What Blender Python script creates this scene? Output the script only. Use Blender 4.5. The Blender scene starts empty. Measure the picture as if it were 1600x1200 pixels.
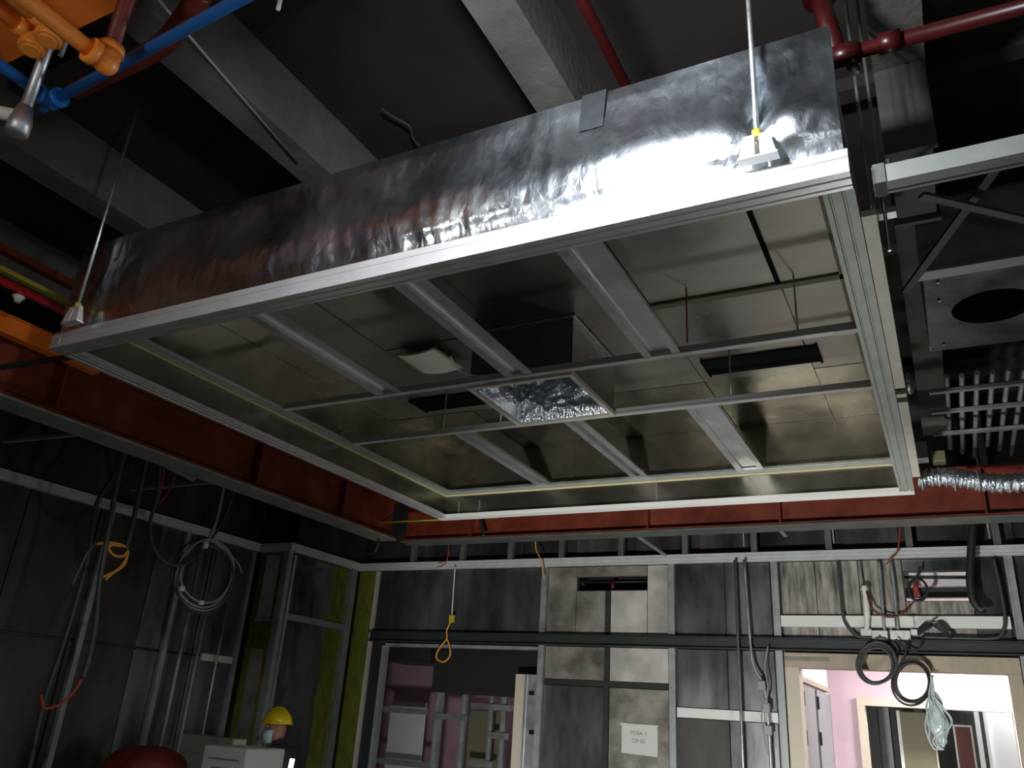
import bpy, bmesh, math, random
from mathutils import Vector, Matrix, noise
random.seed(7)
C = bpy.context.scene.collection
S = bpy.context.scene
PI = math.pi

# ------------------------------------------------------------------ camera
F, CAM = 1266.5, Vector((0, 0, 1.6))
yaw, pit, rol = -0.49933451, 0.39021594, 0.06842136
fw = Vector((math.sin(yaw)*math.cos(pit), math.cos(yaw)*math.cos(pit), math.sin(pit)))
r0 = Vector((math.cos(yaw), -math.sin(yaw), 0)); u0 = r0.cross(fw)
rt = math.cos(rol)*r0 + math.sin(rol)*u0
up = -math.sin(rol)*r0 + math.cos(rol)*u0
cd = bpy.data.cameras.new('camera'); cam = bpy.data.objects.new('camera', cd); C.objects.link(cam)
cd.sensor_width = 36; cd.lens = 36*F/1600; cd.clip_start = .02
cam.matrix_world = Matrix(((rt.x, up.x, -fw.x, CAM.x), (rt.y, up.y, -fw.y, CAM.y), (rt.z, up.z, -fw.z, CAM.z), (0, 0, 0, 1)))
S.camera = cam
# ------------------------------------------------------------------ world, lights, exposure
w = bpy.data.worlds.new('world'); S.world = w; w.use_nodes = True
w.node_tree.nodes['Background'].inputs[0].default_value = (.5, .55, .6, 1)
w.node_tree.nodes['Background'].inputs[1].default_value = .06
S.view_settings.view_transform = 'Standard'; S.view_settings.look = 'None'
S.view_settings.gamma = 1; S.view_settings.exposure = 0; S.view_settings.use_curve_mapping = False
def point(name, loc, power, col=(1, 1, 1), r=.1):
    l = bpy.data.lights.new(name, 'POINT'); l.energy = power; l.color = col; l.shadow_soft_size = r
    o = bpy.data.objects.new(name, l); C.objects.link(o); o.location = loc; return o
def area(name, loc, rot, power, sx, sy, col=(1, 1, 1)):
    l = bpy.data.lights.new(name, 'AREA'); l.shape = 'RECTANGLE'; l.size = sx; l.size_y = sy; l.energy = power; l.color = col
    o = bpy.data.objects.new(name, l); C.objects.link(o); o.location = loc; o.rotation_euler = rot; return o
area('work_lamp', (-.80, .95, 3.28), (math.radians(56), 0, math.radians(-4)), 58, .22, .16, (.94, .97, 1))
point('work_lamp_spill', (-.85, .75, 3.22), 4, (.94, .97, 1), .10)
point('camera_fill', (.12, -.05, 1.72), 7, (.97, 1, .97), .03)  # added weak fill light at camera level, no visible source
point('low_front_fill', (-.6, .9, .8), 3.5, (.98, 1, .95), .12)  # added low fill from the front, source unseen
point('flood_lamp_doorway', (-.1, 5.3, .9), 34, (.98, 1, .97), .12)
sl = bpy.data.lights.new('far_wall_fill', 'SPOT'); sl.energy = 620; sl.color = (1, 1, .96); sl.shadow_soft_size = .12; sl.spot_size = math.radians(74); sl.spot_blend = .55  # added fill spot; cone brightens the far end, spares the plenum underside
so = bpy.data.objects.new('far_wall_fill', sl); C.objects.link(so); so.location = (-1.2, 1.5, .45)
so.rotation_euler = Vector((-.06, .97, .27)).to_track_quat('-Z', 'Y').to_euler()
point('lamp_left', (-2.1, .2, 3.12), 9.5, (1, .98, .94), .08)
area('corridor_lamp', (.5, 8.7, 2.62), (0, 0, 0), 95, 1.0, .35, (1, .96, .95))
area('side_room_lamp', (-4.6, 9.0, 2.62), (0, 0, 0), 5, .8, .3, (1, .93, .95))
area('far_room_lamp', (.9, 11.0, 2.55), (0, 0, 0), 40, .8, .6, (.95, 1, 1))

# ------------------------------------------------------------------ pixel helpers (a pixel's ray met with a known world plane)
def ray(x, y): return rt*((x-800)/F) - up*((y-600)/F) + fw
def onx(x, y, X): d = ray(x, y); return CAM + d*(X/d.x)
def ony(x, y, Y): d = ray(x, y); return CAM + d*(Y/d.y)
def onz(x, y, Z): d = ray(x, y); return CAM + d*((Z-1.6)/d.z)

# ------------------------------------------------------------------ materials
M = {}
def mat(name, col, rough=.5, metal=0, var=0, vscale=4, bump=0, bscale=30, rvar=0, stretch=(1, 1, 1), emit=None, col2=None, spec=.5, dist=.01):
    m = bpy.data.materials.new(name); m.use_nodes = True; nt = m.node_tree; b = nt.nodes['Principled BSDF']
    b.inputs['Base Color'].default_value = (*col, 1); b.inputs['Roughness'].default_value = rough
    b.inputs['Metallic'].default_value = metal; b.inputs['Specular IOR Level'].default_value = spec
    if emit: b.inputs['Emission Color'].default_value = (*col, 1); b.inputs['Emission Strength'].default_value = emit
    if var or bump or rvar or col2:
        g = nt.nodes.new('ShaderNodeNewGeometry'); mp = nt.nodes.new('ShaderNodeMapping'); mp.inputs['Scale'].default_value = stretch
        nt.links.new(g.outputs['Position'], mp.inputs['Vector'])
    if var or rvar or col2:
        n = nt.nodes.new('ShaderNodeTexNoise'); n.inputs['Scale'].default_value = vscale; n.inputs['Detail'].default_value = 5; n.inputs['Roughness'].default_value = .6
        nt.links.new(mp.outputs[0], n.inputs['Vector'])
        cr = nt.nodes.new('ShaderNodeValToRGB'); e = cr.color_ramp.elements
        e[0].position = .32; e[1].position = .68
        e[0].color = (*[c*(1-var) for c in col], 1); e[1].color = (*(col2 or [min(1, c*(1+var)) for c in col]), 1)
        nt.links.new(n.outputs['Fac'], cr.inputs[0]); nt.links.new(cr.outputs[0], b.inputs['Base Color'])
        if rvar:
            mr = nt.nodes.new('ShaderNodeMapRange'); mr.inputs[1].default_value = .3; mr.inputs[2].default_value = .7
            mr.inputs[3].default_value = max(.02, rough-rvar); mr.inputs[4].default_value = min(1, rough+rvar)
            nt.links.new(n.outputs['Fac'], mr.inputs[0]); nt.links.new(mr.outputs[0], b.inputs['Roughness'])
    if bump:
        n2 = nt.nodes.new('ShaderNodeTexNoise'); n2.inputs['Scale'].default_value = bscale; n2.inputs['Detail'].default_value = 4
        nt.links.new(mp.outputs[0], n2.inputs['Vector'])
        bn = nt.nodes.new('ShaderNodeBump'); bn.inputs['Strength'].default_value = bump; bn.inputs['Distance'].default_value = dist
        nt.links.new(n2.outputs['Fac'], bn.inputs['Height']); nt.links.new(bn.outputs[0], b.inputs['Normal'])
    M[name] = m; return m
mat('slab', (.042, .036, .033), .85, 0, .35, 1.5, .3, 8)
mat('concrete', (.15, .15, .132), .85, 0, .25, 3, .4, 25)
mat('floor', (.16, .15, .14), .7, 0, .3, 1.2, .2, 20)
mat('plaster', (.30, .29, .28), .8, 0, .2, 1)
mat('orange', (.80, .19, .02), .42, 0, .12, 6, .15, 14, .1)
mat('red_steel', (.15, .024, .010), .5, 0, .3, 5, .15, 20, .1)
mat('dark_red', (.16, .02, .012), .5, 0, .3, 5)
mat('orange_pipe', (.85, .27, .035), .35, 0, .05, 10)
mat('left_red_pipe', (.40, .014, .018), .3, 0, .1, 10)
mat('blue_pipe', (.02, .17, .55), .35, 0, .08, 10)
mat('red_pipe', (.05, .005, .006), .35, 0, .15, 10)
mat('galv', (.55, .57, .58), .42, .85, .12, 8, .05, 60, .1)
mat('galv_dull', (.34, .36, .36), .55, .5, .2, 8, .05, 60, .1)
mat('alu', (.66, .67, .68), .38, .55, .06, 10, .04, 90, .05)
mat('alu_dull', (.42, .44, .42), .5, .4, .1, 10)
mat('cream_alu', (.66, .64, .56), .5, .25, .08, 10)
mat('track', (.62, .65, .64), .5, .15, .08, 10)
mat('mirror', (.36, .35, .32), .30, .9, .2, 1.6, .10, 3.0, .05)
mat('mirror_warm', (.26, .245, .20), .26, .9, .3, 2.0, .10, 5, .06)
mat('sheet_part_lit', (.42, .41, .38), .40, .85, .18, 2.2, .10, 4, .08)
mat('sheet_lit', (.46, .44, .39), .5, .6, .15, 2.5, .10, 4, .08)
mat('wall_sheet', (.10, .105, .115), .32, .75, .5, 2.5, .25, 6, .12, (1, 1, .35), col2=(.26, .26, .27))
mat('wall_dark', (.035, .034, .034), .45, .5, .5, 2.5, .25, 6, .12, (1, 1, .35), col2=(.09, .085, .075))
mat('wall_galv_sheen', (.24, .225, .19), .42, .45, .4, 3.5, .25, 7, .12, col2=(.42, .40, .35))  # lighter tone stands in for reflections on the far wall sheets
mat('wall_pale', (.55, .53, .49), .45, .35, .2, 3.5, .25, 7, .1, col2=(.72, .69, .65))  # palest tone, also carries the brightest reflections on the far wall
mat('wall_streak', (.20, .20, .18), .5, .4, .5, 5, .25, 7, .12, (4, 4, .6), col2=(.50, .47, .42))
mat('rockwool', (.16, .17, .03), .95, 0, .3, 12, .8, 60, 0, (1, 1, .5), spec=.1)
mat('slot_dark', (.010, .011, .012), .9, spec=.05)
mat('gasket', (.62, .56, .30), .6)
mat('black_steel', (.03, .034, .036), .5, .2, .2, 6)
mat('cable_black', (.018, .018, .018), .5)
mat('hose_grey', (.05, .057, .057), .5, 0, .1, 20)
mat('cable_grey', (.30, .31, .31), .45)
mat('cable_white', (.72, .71, .66), .5)
mat('cable_orange', (.75, .34, .05), .5)
mat('cable_red', (.36, .05, .025), .5)
mat('yellow', (.55, .42, .03), .45)
mat('yellow_strip', (.42, .40, .05), .5)
mat('helmet', (.78, .55, .01), .3)
mat('mask', (.50, .66, .72), .8)
mat('skin', (.30, .15, .10), .55)
mat('cloth_dark', (.02, .025, .03), .9)
mat('glove', (.55, .54, .46), .9)
mat('cardboard_white', (.62, .63, .60), .7, 0, .05, 6)
mat('cardboard_edge', (.33, .32, .29), .8)
mat('carton', (.26, .26, .21), .8, 0, .15, 6)
mat('ink', (.20, .21, .20), .8)
mat('paper', (.66, .66, .63), .8)
mat('foam', (.85, .86, .78), .8, 0, .06, 8)
mat('foam_edge', (.50, .45, .20), .8)
mat('red_sack', (.16, .014, .014), .6, 0, .2, 8, .3, 12)
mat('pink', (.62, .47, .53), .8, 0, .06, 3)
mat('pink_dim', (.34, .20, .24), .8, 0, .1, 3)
mat('alu_dark', (.27, .285, .27), .5, .3, .08, 10)
mat('white_wall', (.80, .77, .78), .8)
mat('door_grey', (.24, .25, .26), .5, 0, .05, 3)
mat('timber', (.40, .34, .25), .6, 0, .2, 4, .1, 30, 0, (1, 1, .2))
mat('cream', (.62, .55, .44), .6)
mat('olive', (.17, .16, .09), .5)
mat('white_paint', (.80, .80, .78), .4)
mat('plastic_film', (.48, .56, .55), .25, 0, .2, 20)
mat('tube_light', (1, 1, .92), .5, emit=9)
mat('plate_dull', (.13, .14, .13), .6, .3, .2, 6)
mat('tape', (.05, .055, .06), .4, .5)
def foil_mat(name, bs, strength):
    m = mat(name, (.66, .71, .77), .30, 1, .12, 3, 0, 30, .07); nt = m.node_tree; b = nt.nodes['Principled BSDF']
    g = nt.nodes.new('ShaderNodeNewGeometry'); mp = nt.nodes.new('ShaderNodeMapping'); mp.inputs['Scale'].default_value = (1.3, 1, .75)
    nt.links.new(g.outputs['Position'], mp.inputs[0])
    v = nt.nodes.new('ShaderNodeTexVoronoi'); v.feature = 'DISTANCE_TO_EDGE'; v.inputs['Scale'].default_value = bs
    n = nt.nodes.new('ShaderNodeTexNoise'); n.inputs['Scale'].default_value = bs*.8; n.inputs['Detail'].default_value = 5
    ad = nt.nodes.new('ShaderNodeMixRGB'); ad.inputs[0].default_value = .55
    vm = nt.nodes.new('ShaderNodeVectorMath'); vm.operation = 'MULTIPLY_ADD'; vm.inputs[1].default_value = (.35, .35, .35)
    nt.links.new(n.outputs['Color'], vm.inputs[0]); nt.links.new(mp.outputs[0], vm.inputs[2]); nt.links.new(vm.outputs[0], v.inputs['Vector'])
    nt.links.new(mp.outputs[0], n.inputs['Vector'])
    nt.links.new(v.outputs['Distance'], ad.inputs[1]); nt.links.new(n.outputs['Fac'], ad.inputs[2])
    bn = nt.nodes.new('ShaderNodeBump'); bn.inputs['Strength'].default_value = strength; bn.inputs['Distance'].default_value = .02
    nt.links.new(ad.outputs[0], bn.inputs['Height']); nt.links.new(bn.outputs[0], b.inputs['Normal'])
foil_mat('foil', 7.5, .40); foil_mat('foil_fine', 16, .9)

# ------------------------------------------------------------------ mesh builder
class MB:
    def __init__(s): s.v = []; s.f = []; s.sm = []
    def add(s, vs, fs, smooth=False):
        n = len(s.v); s.v += [Vector(p) for p in vs]; s.f += [tuple(i+n for i in f) for f in fs]; s.sm += [smooth]*len(fs); return s
    def box(s, x0, x1, y0, y1, z0, z1):
        vs = [(x, y, z) for z in (z0, z1) for y in (y0, y1) for x in (x0, x1)]
        return s.add(vs, [(0, 2, 3, 1), (4, 5, 7, 6), (0, 1, 5, 4), (2, 6, 7, 3), (0, 4, 6, 2), (1, 3, 7, 5)])
    def bar(s, a, b, w, h, upv=(0, 0, 1)):
        a, b = Vector(a), Vector(b); d = (b-a).normalized(); sd = d.cross(Vector(upv))
        if sd.length < 1e-4: sd = d.cross(Vector((0, 1, 0)))
        sd.normalize(); u = sd.cross(d)
        vs = [p + sd*(i*w/2) + u*(j*h/2) for p in (a, b) for i, j in ((-1, -1), (1, -1), (1, 1), (-1, 1))]
        return s.add(vs, [(0, 3, 2, 1), (4, 5, 6, 7), (0, 1, 5, 4), (1, 2, 6, 5), (2, 3, 7, 6), (3, 0, 4, 7)])
    def tube(s, pts, r, n=10, cap=True, closed=False):
        pts = [Vector(p) for p in pts]; rs = r if isinstance(r, (list, tuple)) else [r]*len(pts)
        N = len(pts); vs = []; prev = None
        if len(rs) != N: rs = [rs[min(len(rs)-1, int(i*len(rs)/N))] for i in range(N)]
        for i, p in enumerate(pts):
            if closed: d = pts[(i+1) % N]-pts[i-1]
            else: d = pts[min(i+1, N-1)]-pts[max(i-1, 0)]
            d.normalize()
            if prev is None:
                a = Vector((0, 0, 1)) if abs(d.z) < .9 else Vector((1, 0, 0))
                x = d.cross(a).normalized()
            else:
                x = prev - d*prev.dot(d); x.normalize()
            prev = x; y = d.cross(x)
            vs += [p + (x*math.cos(2*PI*k/n) + y*math.sin(2*PI*k/n))*rs[i] for k in range(n)]
        fs = []
        for i in range(N if closed else N-1):
            j = (i+1) % N
            for k in range(n): fs.append((i*n+k, i*n+(k+1) % n, j*n+(k+1) % n, j*n+k))
        s.add(vs, fs, True)
        if cap and not closed:
            m = len(s.v)-len(vs)
            s.f += [tuple(m+k for k in reversed(range(n))), tuple(m+(N-1)*n+k for k in range(n))]; s.sm += [False, False]
        return s
    def prof(s, axis, a, b, pts, caps=True):
        # pts: list of (q, z); axis 'x': extrude along x, q = y; axis 'y': q = x
        vs = []
        for t in (a, b):
            for q, z in pts: vs.append((t, q, z) if axis == 'x' else (q, t, z))
        n = len(pts); fs = [(i, (i+1) % n, n+(i+1) % n, n+i) for i in range(n)]
        if caps: fs += [tuple(reversed(range(n))), tuple(range(n, 2*n))]
        return s.add(vs, fs)
    def ball(s, c, rx, ry, rz, nu=16, nv=10, zmin=-1):
        c = Vector(c); vs = []; fs = []
        t0 = math.acos(max(-1, min(1, -zmin)))  # polar start from the top
        for i in range(nv+1):
            th = (PI - (PI - math.acos(zmin) if zmin > -1 else 0))*i/nv
            for k in range(nu):
                ph = 2*PI*k/nu; vs.append(c + Vector((rx*math.sin(th)*math.cos(ph), ry*math.sin(th)*math.sin(ph), rz*math.cos(th))))
        for i in range(nv):
            for k in range(nu): fs.append((i*nu+k, (i+1)*nu+k, (i+1)*nu+(k+1) % nu, i*nu+(k+1) % nu))
        fs.append(tuple(nv*nu+k for k in range(nu)))
        return s.add(vs, fs, True)
    def grid(s, fn, nu, nv, smooth=True):
        vs = [fn(i/nu, j/nv) for j in range(nv+1) for i in range(nu+1)]
        fs = [(j*(nu+1)+i, j*(nu+1)+i+1, (j+1)*(nu+1)+i+1, (j+1)*(nu+1)+i) for j in range(nv) for i in range(nu)]
        return s.add(vs, fs, smooth)
def wpos(o):
    p = Vector(o.location); q = o.parent
    while q: p += Vector(q.location); q = q.parent
    return p
def obj(name, mb, m, parent=None, label=None, bevel=0):
    me = bpy.data.meshes.new(name)
    xs = [v.x for v in mb.v]; ys = [v.y for v in mb.v]; zs = [v.z for v in mb.v]
    o0 = Vector(((min(xs)+max(xs))/2, (min(ys)+max(ys))/2, min(zs)))
    me.from_pydata([v-o0 for v in mb.v], [], mb.f); me.polygons.foreach_set('use_smooth', mb.sm)
    bm = bmesh.new(); bm.from_mesh(me); bmesh.ops.remove_doubles(bm, verts=bm.verts, dist=1e-6); bmesh.ops.recalc_face_normals(bm, faces=bm.faces)
    if bevel: bmesh.ops.bevel(bm, geom=[e for e in bm.edges], offset=bevel, segments=1, affect='EDGES')
    bm.to_mesh(me); bm.free()
    me.materials.append(M[m]); o = bpy.data.objects.new(name, me); C.objects.link(o)
    if parent: o.parent = parent; o.location = o0 - wpos(parent)
    else: o.location = o0
    if label: o['label'] = label
    return o
def tag(o, label, cat, group=None, kind=None):
    o['label'] = label; o['category'] = cat
    if group: o['group'] = group
    if kind: o['kind'] = kind
    return o
def thing(name, label, cat, loc, group=None):
    o = bpy.data.objects.new(name, None); C.objects.link(o); o.location = loc; o.empty_display_size = .1
    return tag(o, label, cat, group)
def struct(name, mb, m, label, cat='structure', parent=None):
    o = obj(name, mb, m, parent); o['kind'] = 'structure'
    if label: o['label'] = label
    if not parent: o['category'] = cat
    return o
def clone(o, dx, parent=None):
    c = o.copy(); C.objects.link(c)
    if parent is not None: c.parent = parent
    else: c.location = Vector(o.location)+Vector(dx)
    for ch in list(o.children): clone(ch, (0, 0, 0), c)
    return c
def arc(c, r, a0, a1, n, ax, ay):
    c, ax, ay = Vector(c), Vector(ax), Vector(ay)
    return [c + ax*(r*math.cos(a0+(a1-a0)*i/n)) + ay*(r*math.sin(a0+(a1-a0)*i/n)) for i in range(n+1)]
def smooth_path(pts, n=6):
    pts = [Vector(p) for p in pts]; out = []
    for i in range(len(pts)-1):
        p0 = pts[max(i-1, 0)]; p1 = pts[i]; p2 = pts[i+1]; p3 = pts[min(i+2, len(pts)-1)]
        for k in range(n):
            t = k/n; out.append(.5*((2*p1)+(p2-p0)*t+(2*p0-5*p1+4*p2-p3)*t*t+(3*p1-p0-3*p2+p3)*t**3))
    out.append(pts[-1]); return out

# ================================================================== ROOM
ZS = 4.32; YB = 7.1; XL = -5.98; XR = 2.5; YN = -2.2
struct('floor', MB().box(-7.2, 2.8, -2.4, 13.2, -.1, 0), 'floor', 'bare concrete floor of the unfinished room', 'floor')
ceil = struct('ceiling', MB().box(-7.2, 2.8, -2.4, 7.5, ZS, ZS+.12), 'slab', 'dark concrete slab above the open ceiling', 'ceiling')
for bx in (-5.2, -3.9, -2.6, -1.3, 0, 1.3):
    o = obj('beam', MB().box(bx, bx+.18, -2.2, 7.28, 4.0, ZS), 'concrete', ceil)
for yy in (1.55, 3.1, 4.6, 6.3):     # shallow cross ribs of the deck between the beams
    for bx in (-5.2, -3.9, -2.6, -1.3, 0):
        obj('rib', MB().box(bx+.18, bx+1.3, yy, yy+.09, ZS-.07, ZS), 'slab', ceil)
struct('wall_right', MB().box(XR, XR+.1, YN, 7.3, 0, ZS), 'wall_dark', 'dark sheet wall on the right', 'wall')
struct('wall_front', MB().box(-6.2, XR+.1, YN-.1, YN, 0, ZS), 'plaster', 'wall behind the viewer', 'wall')

# ---- left wall (x = XL up to y = 5.97, jog, then x = -5.58)
wl = struct('wall_left', MB().box(XL-.12, XL-.03, YN, 6.1, 0, ZS).box(XL-.12, -5.61, 6.02, 6.1, 0, ZS).box(-5.70, -5.61, 6.02, 7.28, 0, ZS), 'wall_dark', 'dark sheet-metal wall with a light top track', 'wall')
yy = -1.9; k = 0
while yy < 5.9:
    y2 = min(yy+.61, 5.93)
    for z0, z1 in ((0.02, 1.93), (1.95, 2.955)):
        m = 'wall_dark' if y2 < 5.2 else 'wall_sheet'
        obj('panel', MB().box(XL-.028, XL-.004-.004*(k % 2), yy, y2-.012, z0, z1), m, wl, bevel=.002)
    yy += .61; k += 1
for ys_ in (1.7, 2.9, 4.25, 5.05, 5.88):
    obj('stud', MB().prof('y', 0, 0, [(0, 0)]) if 0 else MB().box(XL-.002, XL+.035, ys_, ys_+.045, 0, 2.96), 'galv_dull', wl)
obj('rail', MB().box(XL, XL+.03, 5.5, 5.87, 1.90, 1.96), 'cream_alu', wl)
# jog faces
obj('panel', MB().box(XL+.03, -5.62, 6.0, 6.018, 0, 2.96), 'rockwool', wl, 'olive-green mineral wool infill')
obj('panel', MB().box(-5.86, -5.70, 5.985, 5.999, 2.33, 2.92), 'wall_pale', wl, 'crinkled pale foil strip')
obj('panel', MB().box(-5.86, -5.70, 5.985, 5.999, .4, 2.05), 'wall_galv_sheen', wl)
obj('rail', MB().box(-5.88, -5.62, 5.975, 5.984, 2.30, 2.325), 'galv', wl)
obj('stud', MB().box(-5.625, -5.565, 5.955, 6.03, 0, 2.96).box(-5.562, -5.555, 5.96, 5.975, 0, 2.96), 'galv_dull', wl)
obj('edge_strip', MB().box(-5.563, -5.548, 6.035, 6.06, 0, 2.93), 'galv', wl, 'bright metal corner strip')
obj('panel', MB().grid(lambda u, v: (-5.585+.02*noise.noise(Vector((u*5, v*4, 3))), 6.06+u*(.62+.05*noise.noise(Vector((v*9, 1, 1)))), .5+v*1.83), 14, 40, False).grid(lambda u, v: (-5.585+.012*noise.noise(Vector((u*5, v*4, 8))), 6.06+u*(.62+.04*noise.noise(Vector((v*7, 4, 1)))), 2.36+v*.58), 14, 20, False), 'wall_sheet', wl, 'crumpled dark foil sheet')
obj('panel', MB().box(-5.608, -5.600, 6.06, 7.0, .1, 2.95), 'rockwool', wl, 'olive-green mineral wool infill')
obj('rail', MB().box(-5.60, -5.555, 6.05, 6.98, 2.325, 2.385), 'galv_dull', wl)
obj('stud', MB().box(-5.60, -5.545, 6.94, 7.02, 0, 2.96).box(-5.544, -5.538, 6.925, 6.945, 0, 2.96), 'galv_dull', wl)
# ---- top tracks (grooved light rail around the room)
def track(axis, a, b, q, sgn):
    p = [(q, 2.955), (q+sgn*.055, 2.955), (q+sgn*.055, 2.972), (q+sgn*.045, 2.974), (q+sgn*.045, 2.984), (q+sgn*.055, 2.986), (q+sgn*.055, 3.004), (q+sgn*.045, 3.006), (q+sgn*.045, 3.014), (q+sgn*.055, 3.016), (q+sgn*.055, 3.03), (q, 3.03)]
    return MB().prof(axis, a, b, p)
o = obj('trim_1', track('y', YN, 5.99, XL, 1), 'track'); o['kind'] = 'structure'; tag(o, 'grooved light rail along the top of the left wall', 'trim')
o = obj('trim_2', track('x', XL+.056, -5.53, 6.0, -1), 'track'); o['kind'] = 'structure'; tag(o, 'short grooved rail across the wall jog', 'trim')
o = obj('trim_3', track('y', 5.99, 7.04, -5.585, 1), 'track'); o['kind'] = 'structure'; tag(o, 'grooved light rail after the wall jog towards the far corner', 'trim')
o = obj('trim_4', track('x', -5.58, XR, YB, -1), 'track'); o['kind'] = 'structure'; tag(o, 'grooved light rail along the top of the far wall', 'trim')

# ---- back wall
wb = MB()
wb.box(-7.0, XR+.1, 7.24, 7.32, 3.02, ZS)                 # closed plenum behind the track
wb.box(-5.6, -5.12, YB+.03, YB+.06, 0, 3.0)
wb.box(-5.12, -3.40, YB+.03, YB+.06, 2.22, 3.0)
wb.box(-3.42, -1.24, YB+.03, YB+.06, 0, 2.735).box(-3.42, -3.035, YB+.03, YB+.06, 2.735, 3.0).box(-2.365, -1.24, YB+.03, YB+.06, 2.735, 3.0).box(-3.035, -2.365, YB+.03, YB+.06, 2.856, 3.0)
wb.box(-1.24, .42, YB+.03, YB+.06, 2.2, 2.635).box(-1.24, -.27, YB+.03, YB+.06, 2.635, 3.0).box(.175, .42, YB+.03, YB+.06, 2.635, 3.0).box(-.27, .175, YB+.03, YB+.06, 2.856, 3.0)
wb.box(.42, XR, YB+.03, YB+.06, 0, 3.0)
back = struct('wall_back', wb, 'wall_dark', 'far wall of sheet-metal panels between light studs', 'wall')
def bp(x0, x1, z0, z1, m, d=0.0, label=None):
    return obj('panel', MB().box(x0, x1, YB+.004-d, YB+.029, z0, z1), m, back, label, bevel=.002)
def bstud(x, z0, z1, w=.055, m='galv_dull', name='stud'):
    return obj(name, MB().box(x-w/2, x+w/2, YB-.03, YB+.03, z0, z1).box(x-w/2+.008, x-w/2+.014, YB-.036, YB-.029, z0, z1), m, back)
bp(-5.575, -5.335, 0, 2.95, 'rockwool', 0, 'olive-green mineral wool infill')
obj('edge_strip', MB().box(-5.335, -5.312, YB-.03, YB+.02, 0, 2.95), 'cream_alu', back, 'pale metal edge strip')
bp(-5.30, -5.14, 0, 2.95, 'black_steel')
for i, (a, b) in enumerate(((-5.13, -4.72), (-4.715, -4.27), (-4.265, -3.83), (-3.825, -3.40))): bp(a, b, 2.335, 2.95, 'wall_sheet', .003*(i % 2))
# column B: bright reflections put into the paler sheet colours
bp(-3.33, -3.045, 2.335, 2.95, 'wall_galv_sheen'); bp(-3.04, -2.36, 2.86, 2.95, 'wall_galv_sheen', .002); bp(-3.04, -2.755, 2.335, 2.73, 'wall_galv_sheen', .002); bp(-2.70, -2.36, 2.335, 2.73, 'wall_pale', .003); bp(-2.355, -2.17, 2.335, 2.95, 'wall_pale', 0)
bp(-3.33, -2.755, 1.955, 2.235, 'wall_galv_sheen'); bp(-2.70, -2.17, 1.955, 2.235, 'wall_pale', .003)
bp(-3.33, -2.755, .02, 1.90, 'wall_sheet'); bp(-2.70, -2.17, .02, 1.90, 'wall_galv_sheen', .003)
obj('rail', MB().box(-3.33, -2.17, YB-.004, YB+.02, 1.905, 1.95), 'black_steel', back)
obj('stud', MB().box(-2.75, -2.705, YB-.006, YB+.02, 0, 2.73), 'black_steel', back)
# column C
bp(-2.085, -1.67, 2.335, 2.95, 'wall_sheet'); bp(-1.665, -1.29, 2.335, 2.95, 'wall_sheet', .003)
bp(-2.085, -1.67, 1.775, 2.235, 'wall_sheet', .002); bp(-1.665, -1.29, 1.775, 2.235, 'wall_sheet')
bp(-2.085, -1.67, .02, 1.69, 'wall_dark', .002); bp(-1.665, -1.29, .02, 1.69, 'wall_sheet')
obj('rail', MB().box(-2.09, -1.28, YB-.03, YB+.01, 1.695, 1.77), 'white_paint', back, 'white horizontal rail')
# column D above the doorway
for a, b in ((-1.20, -.93), (-.925, -.60), (-.595, -.28)): bp(a, b, 2.335, 2.95, 'wall_streak', .002)
bp(-.275, .18, 2.335, 2.63, 'wall_streak'); bp(-.275, .18, 2.86, 2.95, 'wall_sheet'); bp(.185, .40, 2.335, 2.95, 'wall_sheet')
# beyond the right stud
for i, (a, b) in enumerate(((.50, .95), (.96, 1.5), (1.51, 2.1), (2.11, 2.48))): bp(a, b, .02, 2.95, 'wall_sheet', .003*(i % 2))
for x in (-3.365, -2.13, -1.245, .45): bstud(x, 0, 2.955)
bstud(-5.125, 0, 2.2, .05)
for x in (-4.9, -4.3, -3.75, -3.2, -2.6, -2.0, -1.4, -.8, -.2, .4, 1.0, 1.6, 2.2): bstud(x, 3.035, ZS-.02, .05, 'plate_dull')
for i, x in enumerate((-4.85, -4.1, -3.1, -2.5, -1.9, -.7, .1, .9)): obj('panel', MB().box(x, x+.42, 7.215, 7.238, 3.05+.03*(i % 3), 3.25+.05*(i % 2)), 'wall_sheet', back)
tag(obj('black_beam', MB().box(-5.30, XR, YB-.055, YB-.031, 2.238, 2.332).box(-5.30, XR, YB-.10, YB-.055, 2.238, 2.246).box(-5.30, XR, YB-.10, YB-.055, 2.324, 2.332), 'black_steel'), 'long black steel channel running across the far wall above the doorways', 'beam')
obj('rail', MB().box(-5.12, -3.40, YB-.02, YB+.06, 2.195, 2.225), 'galv_dull', back)
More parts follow.
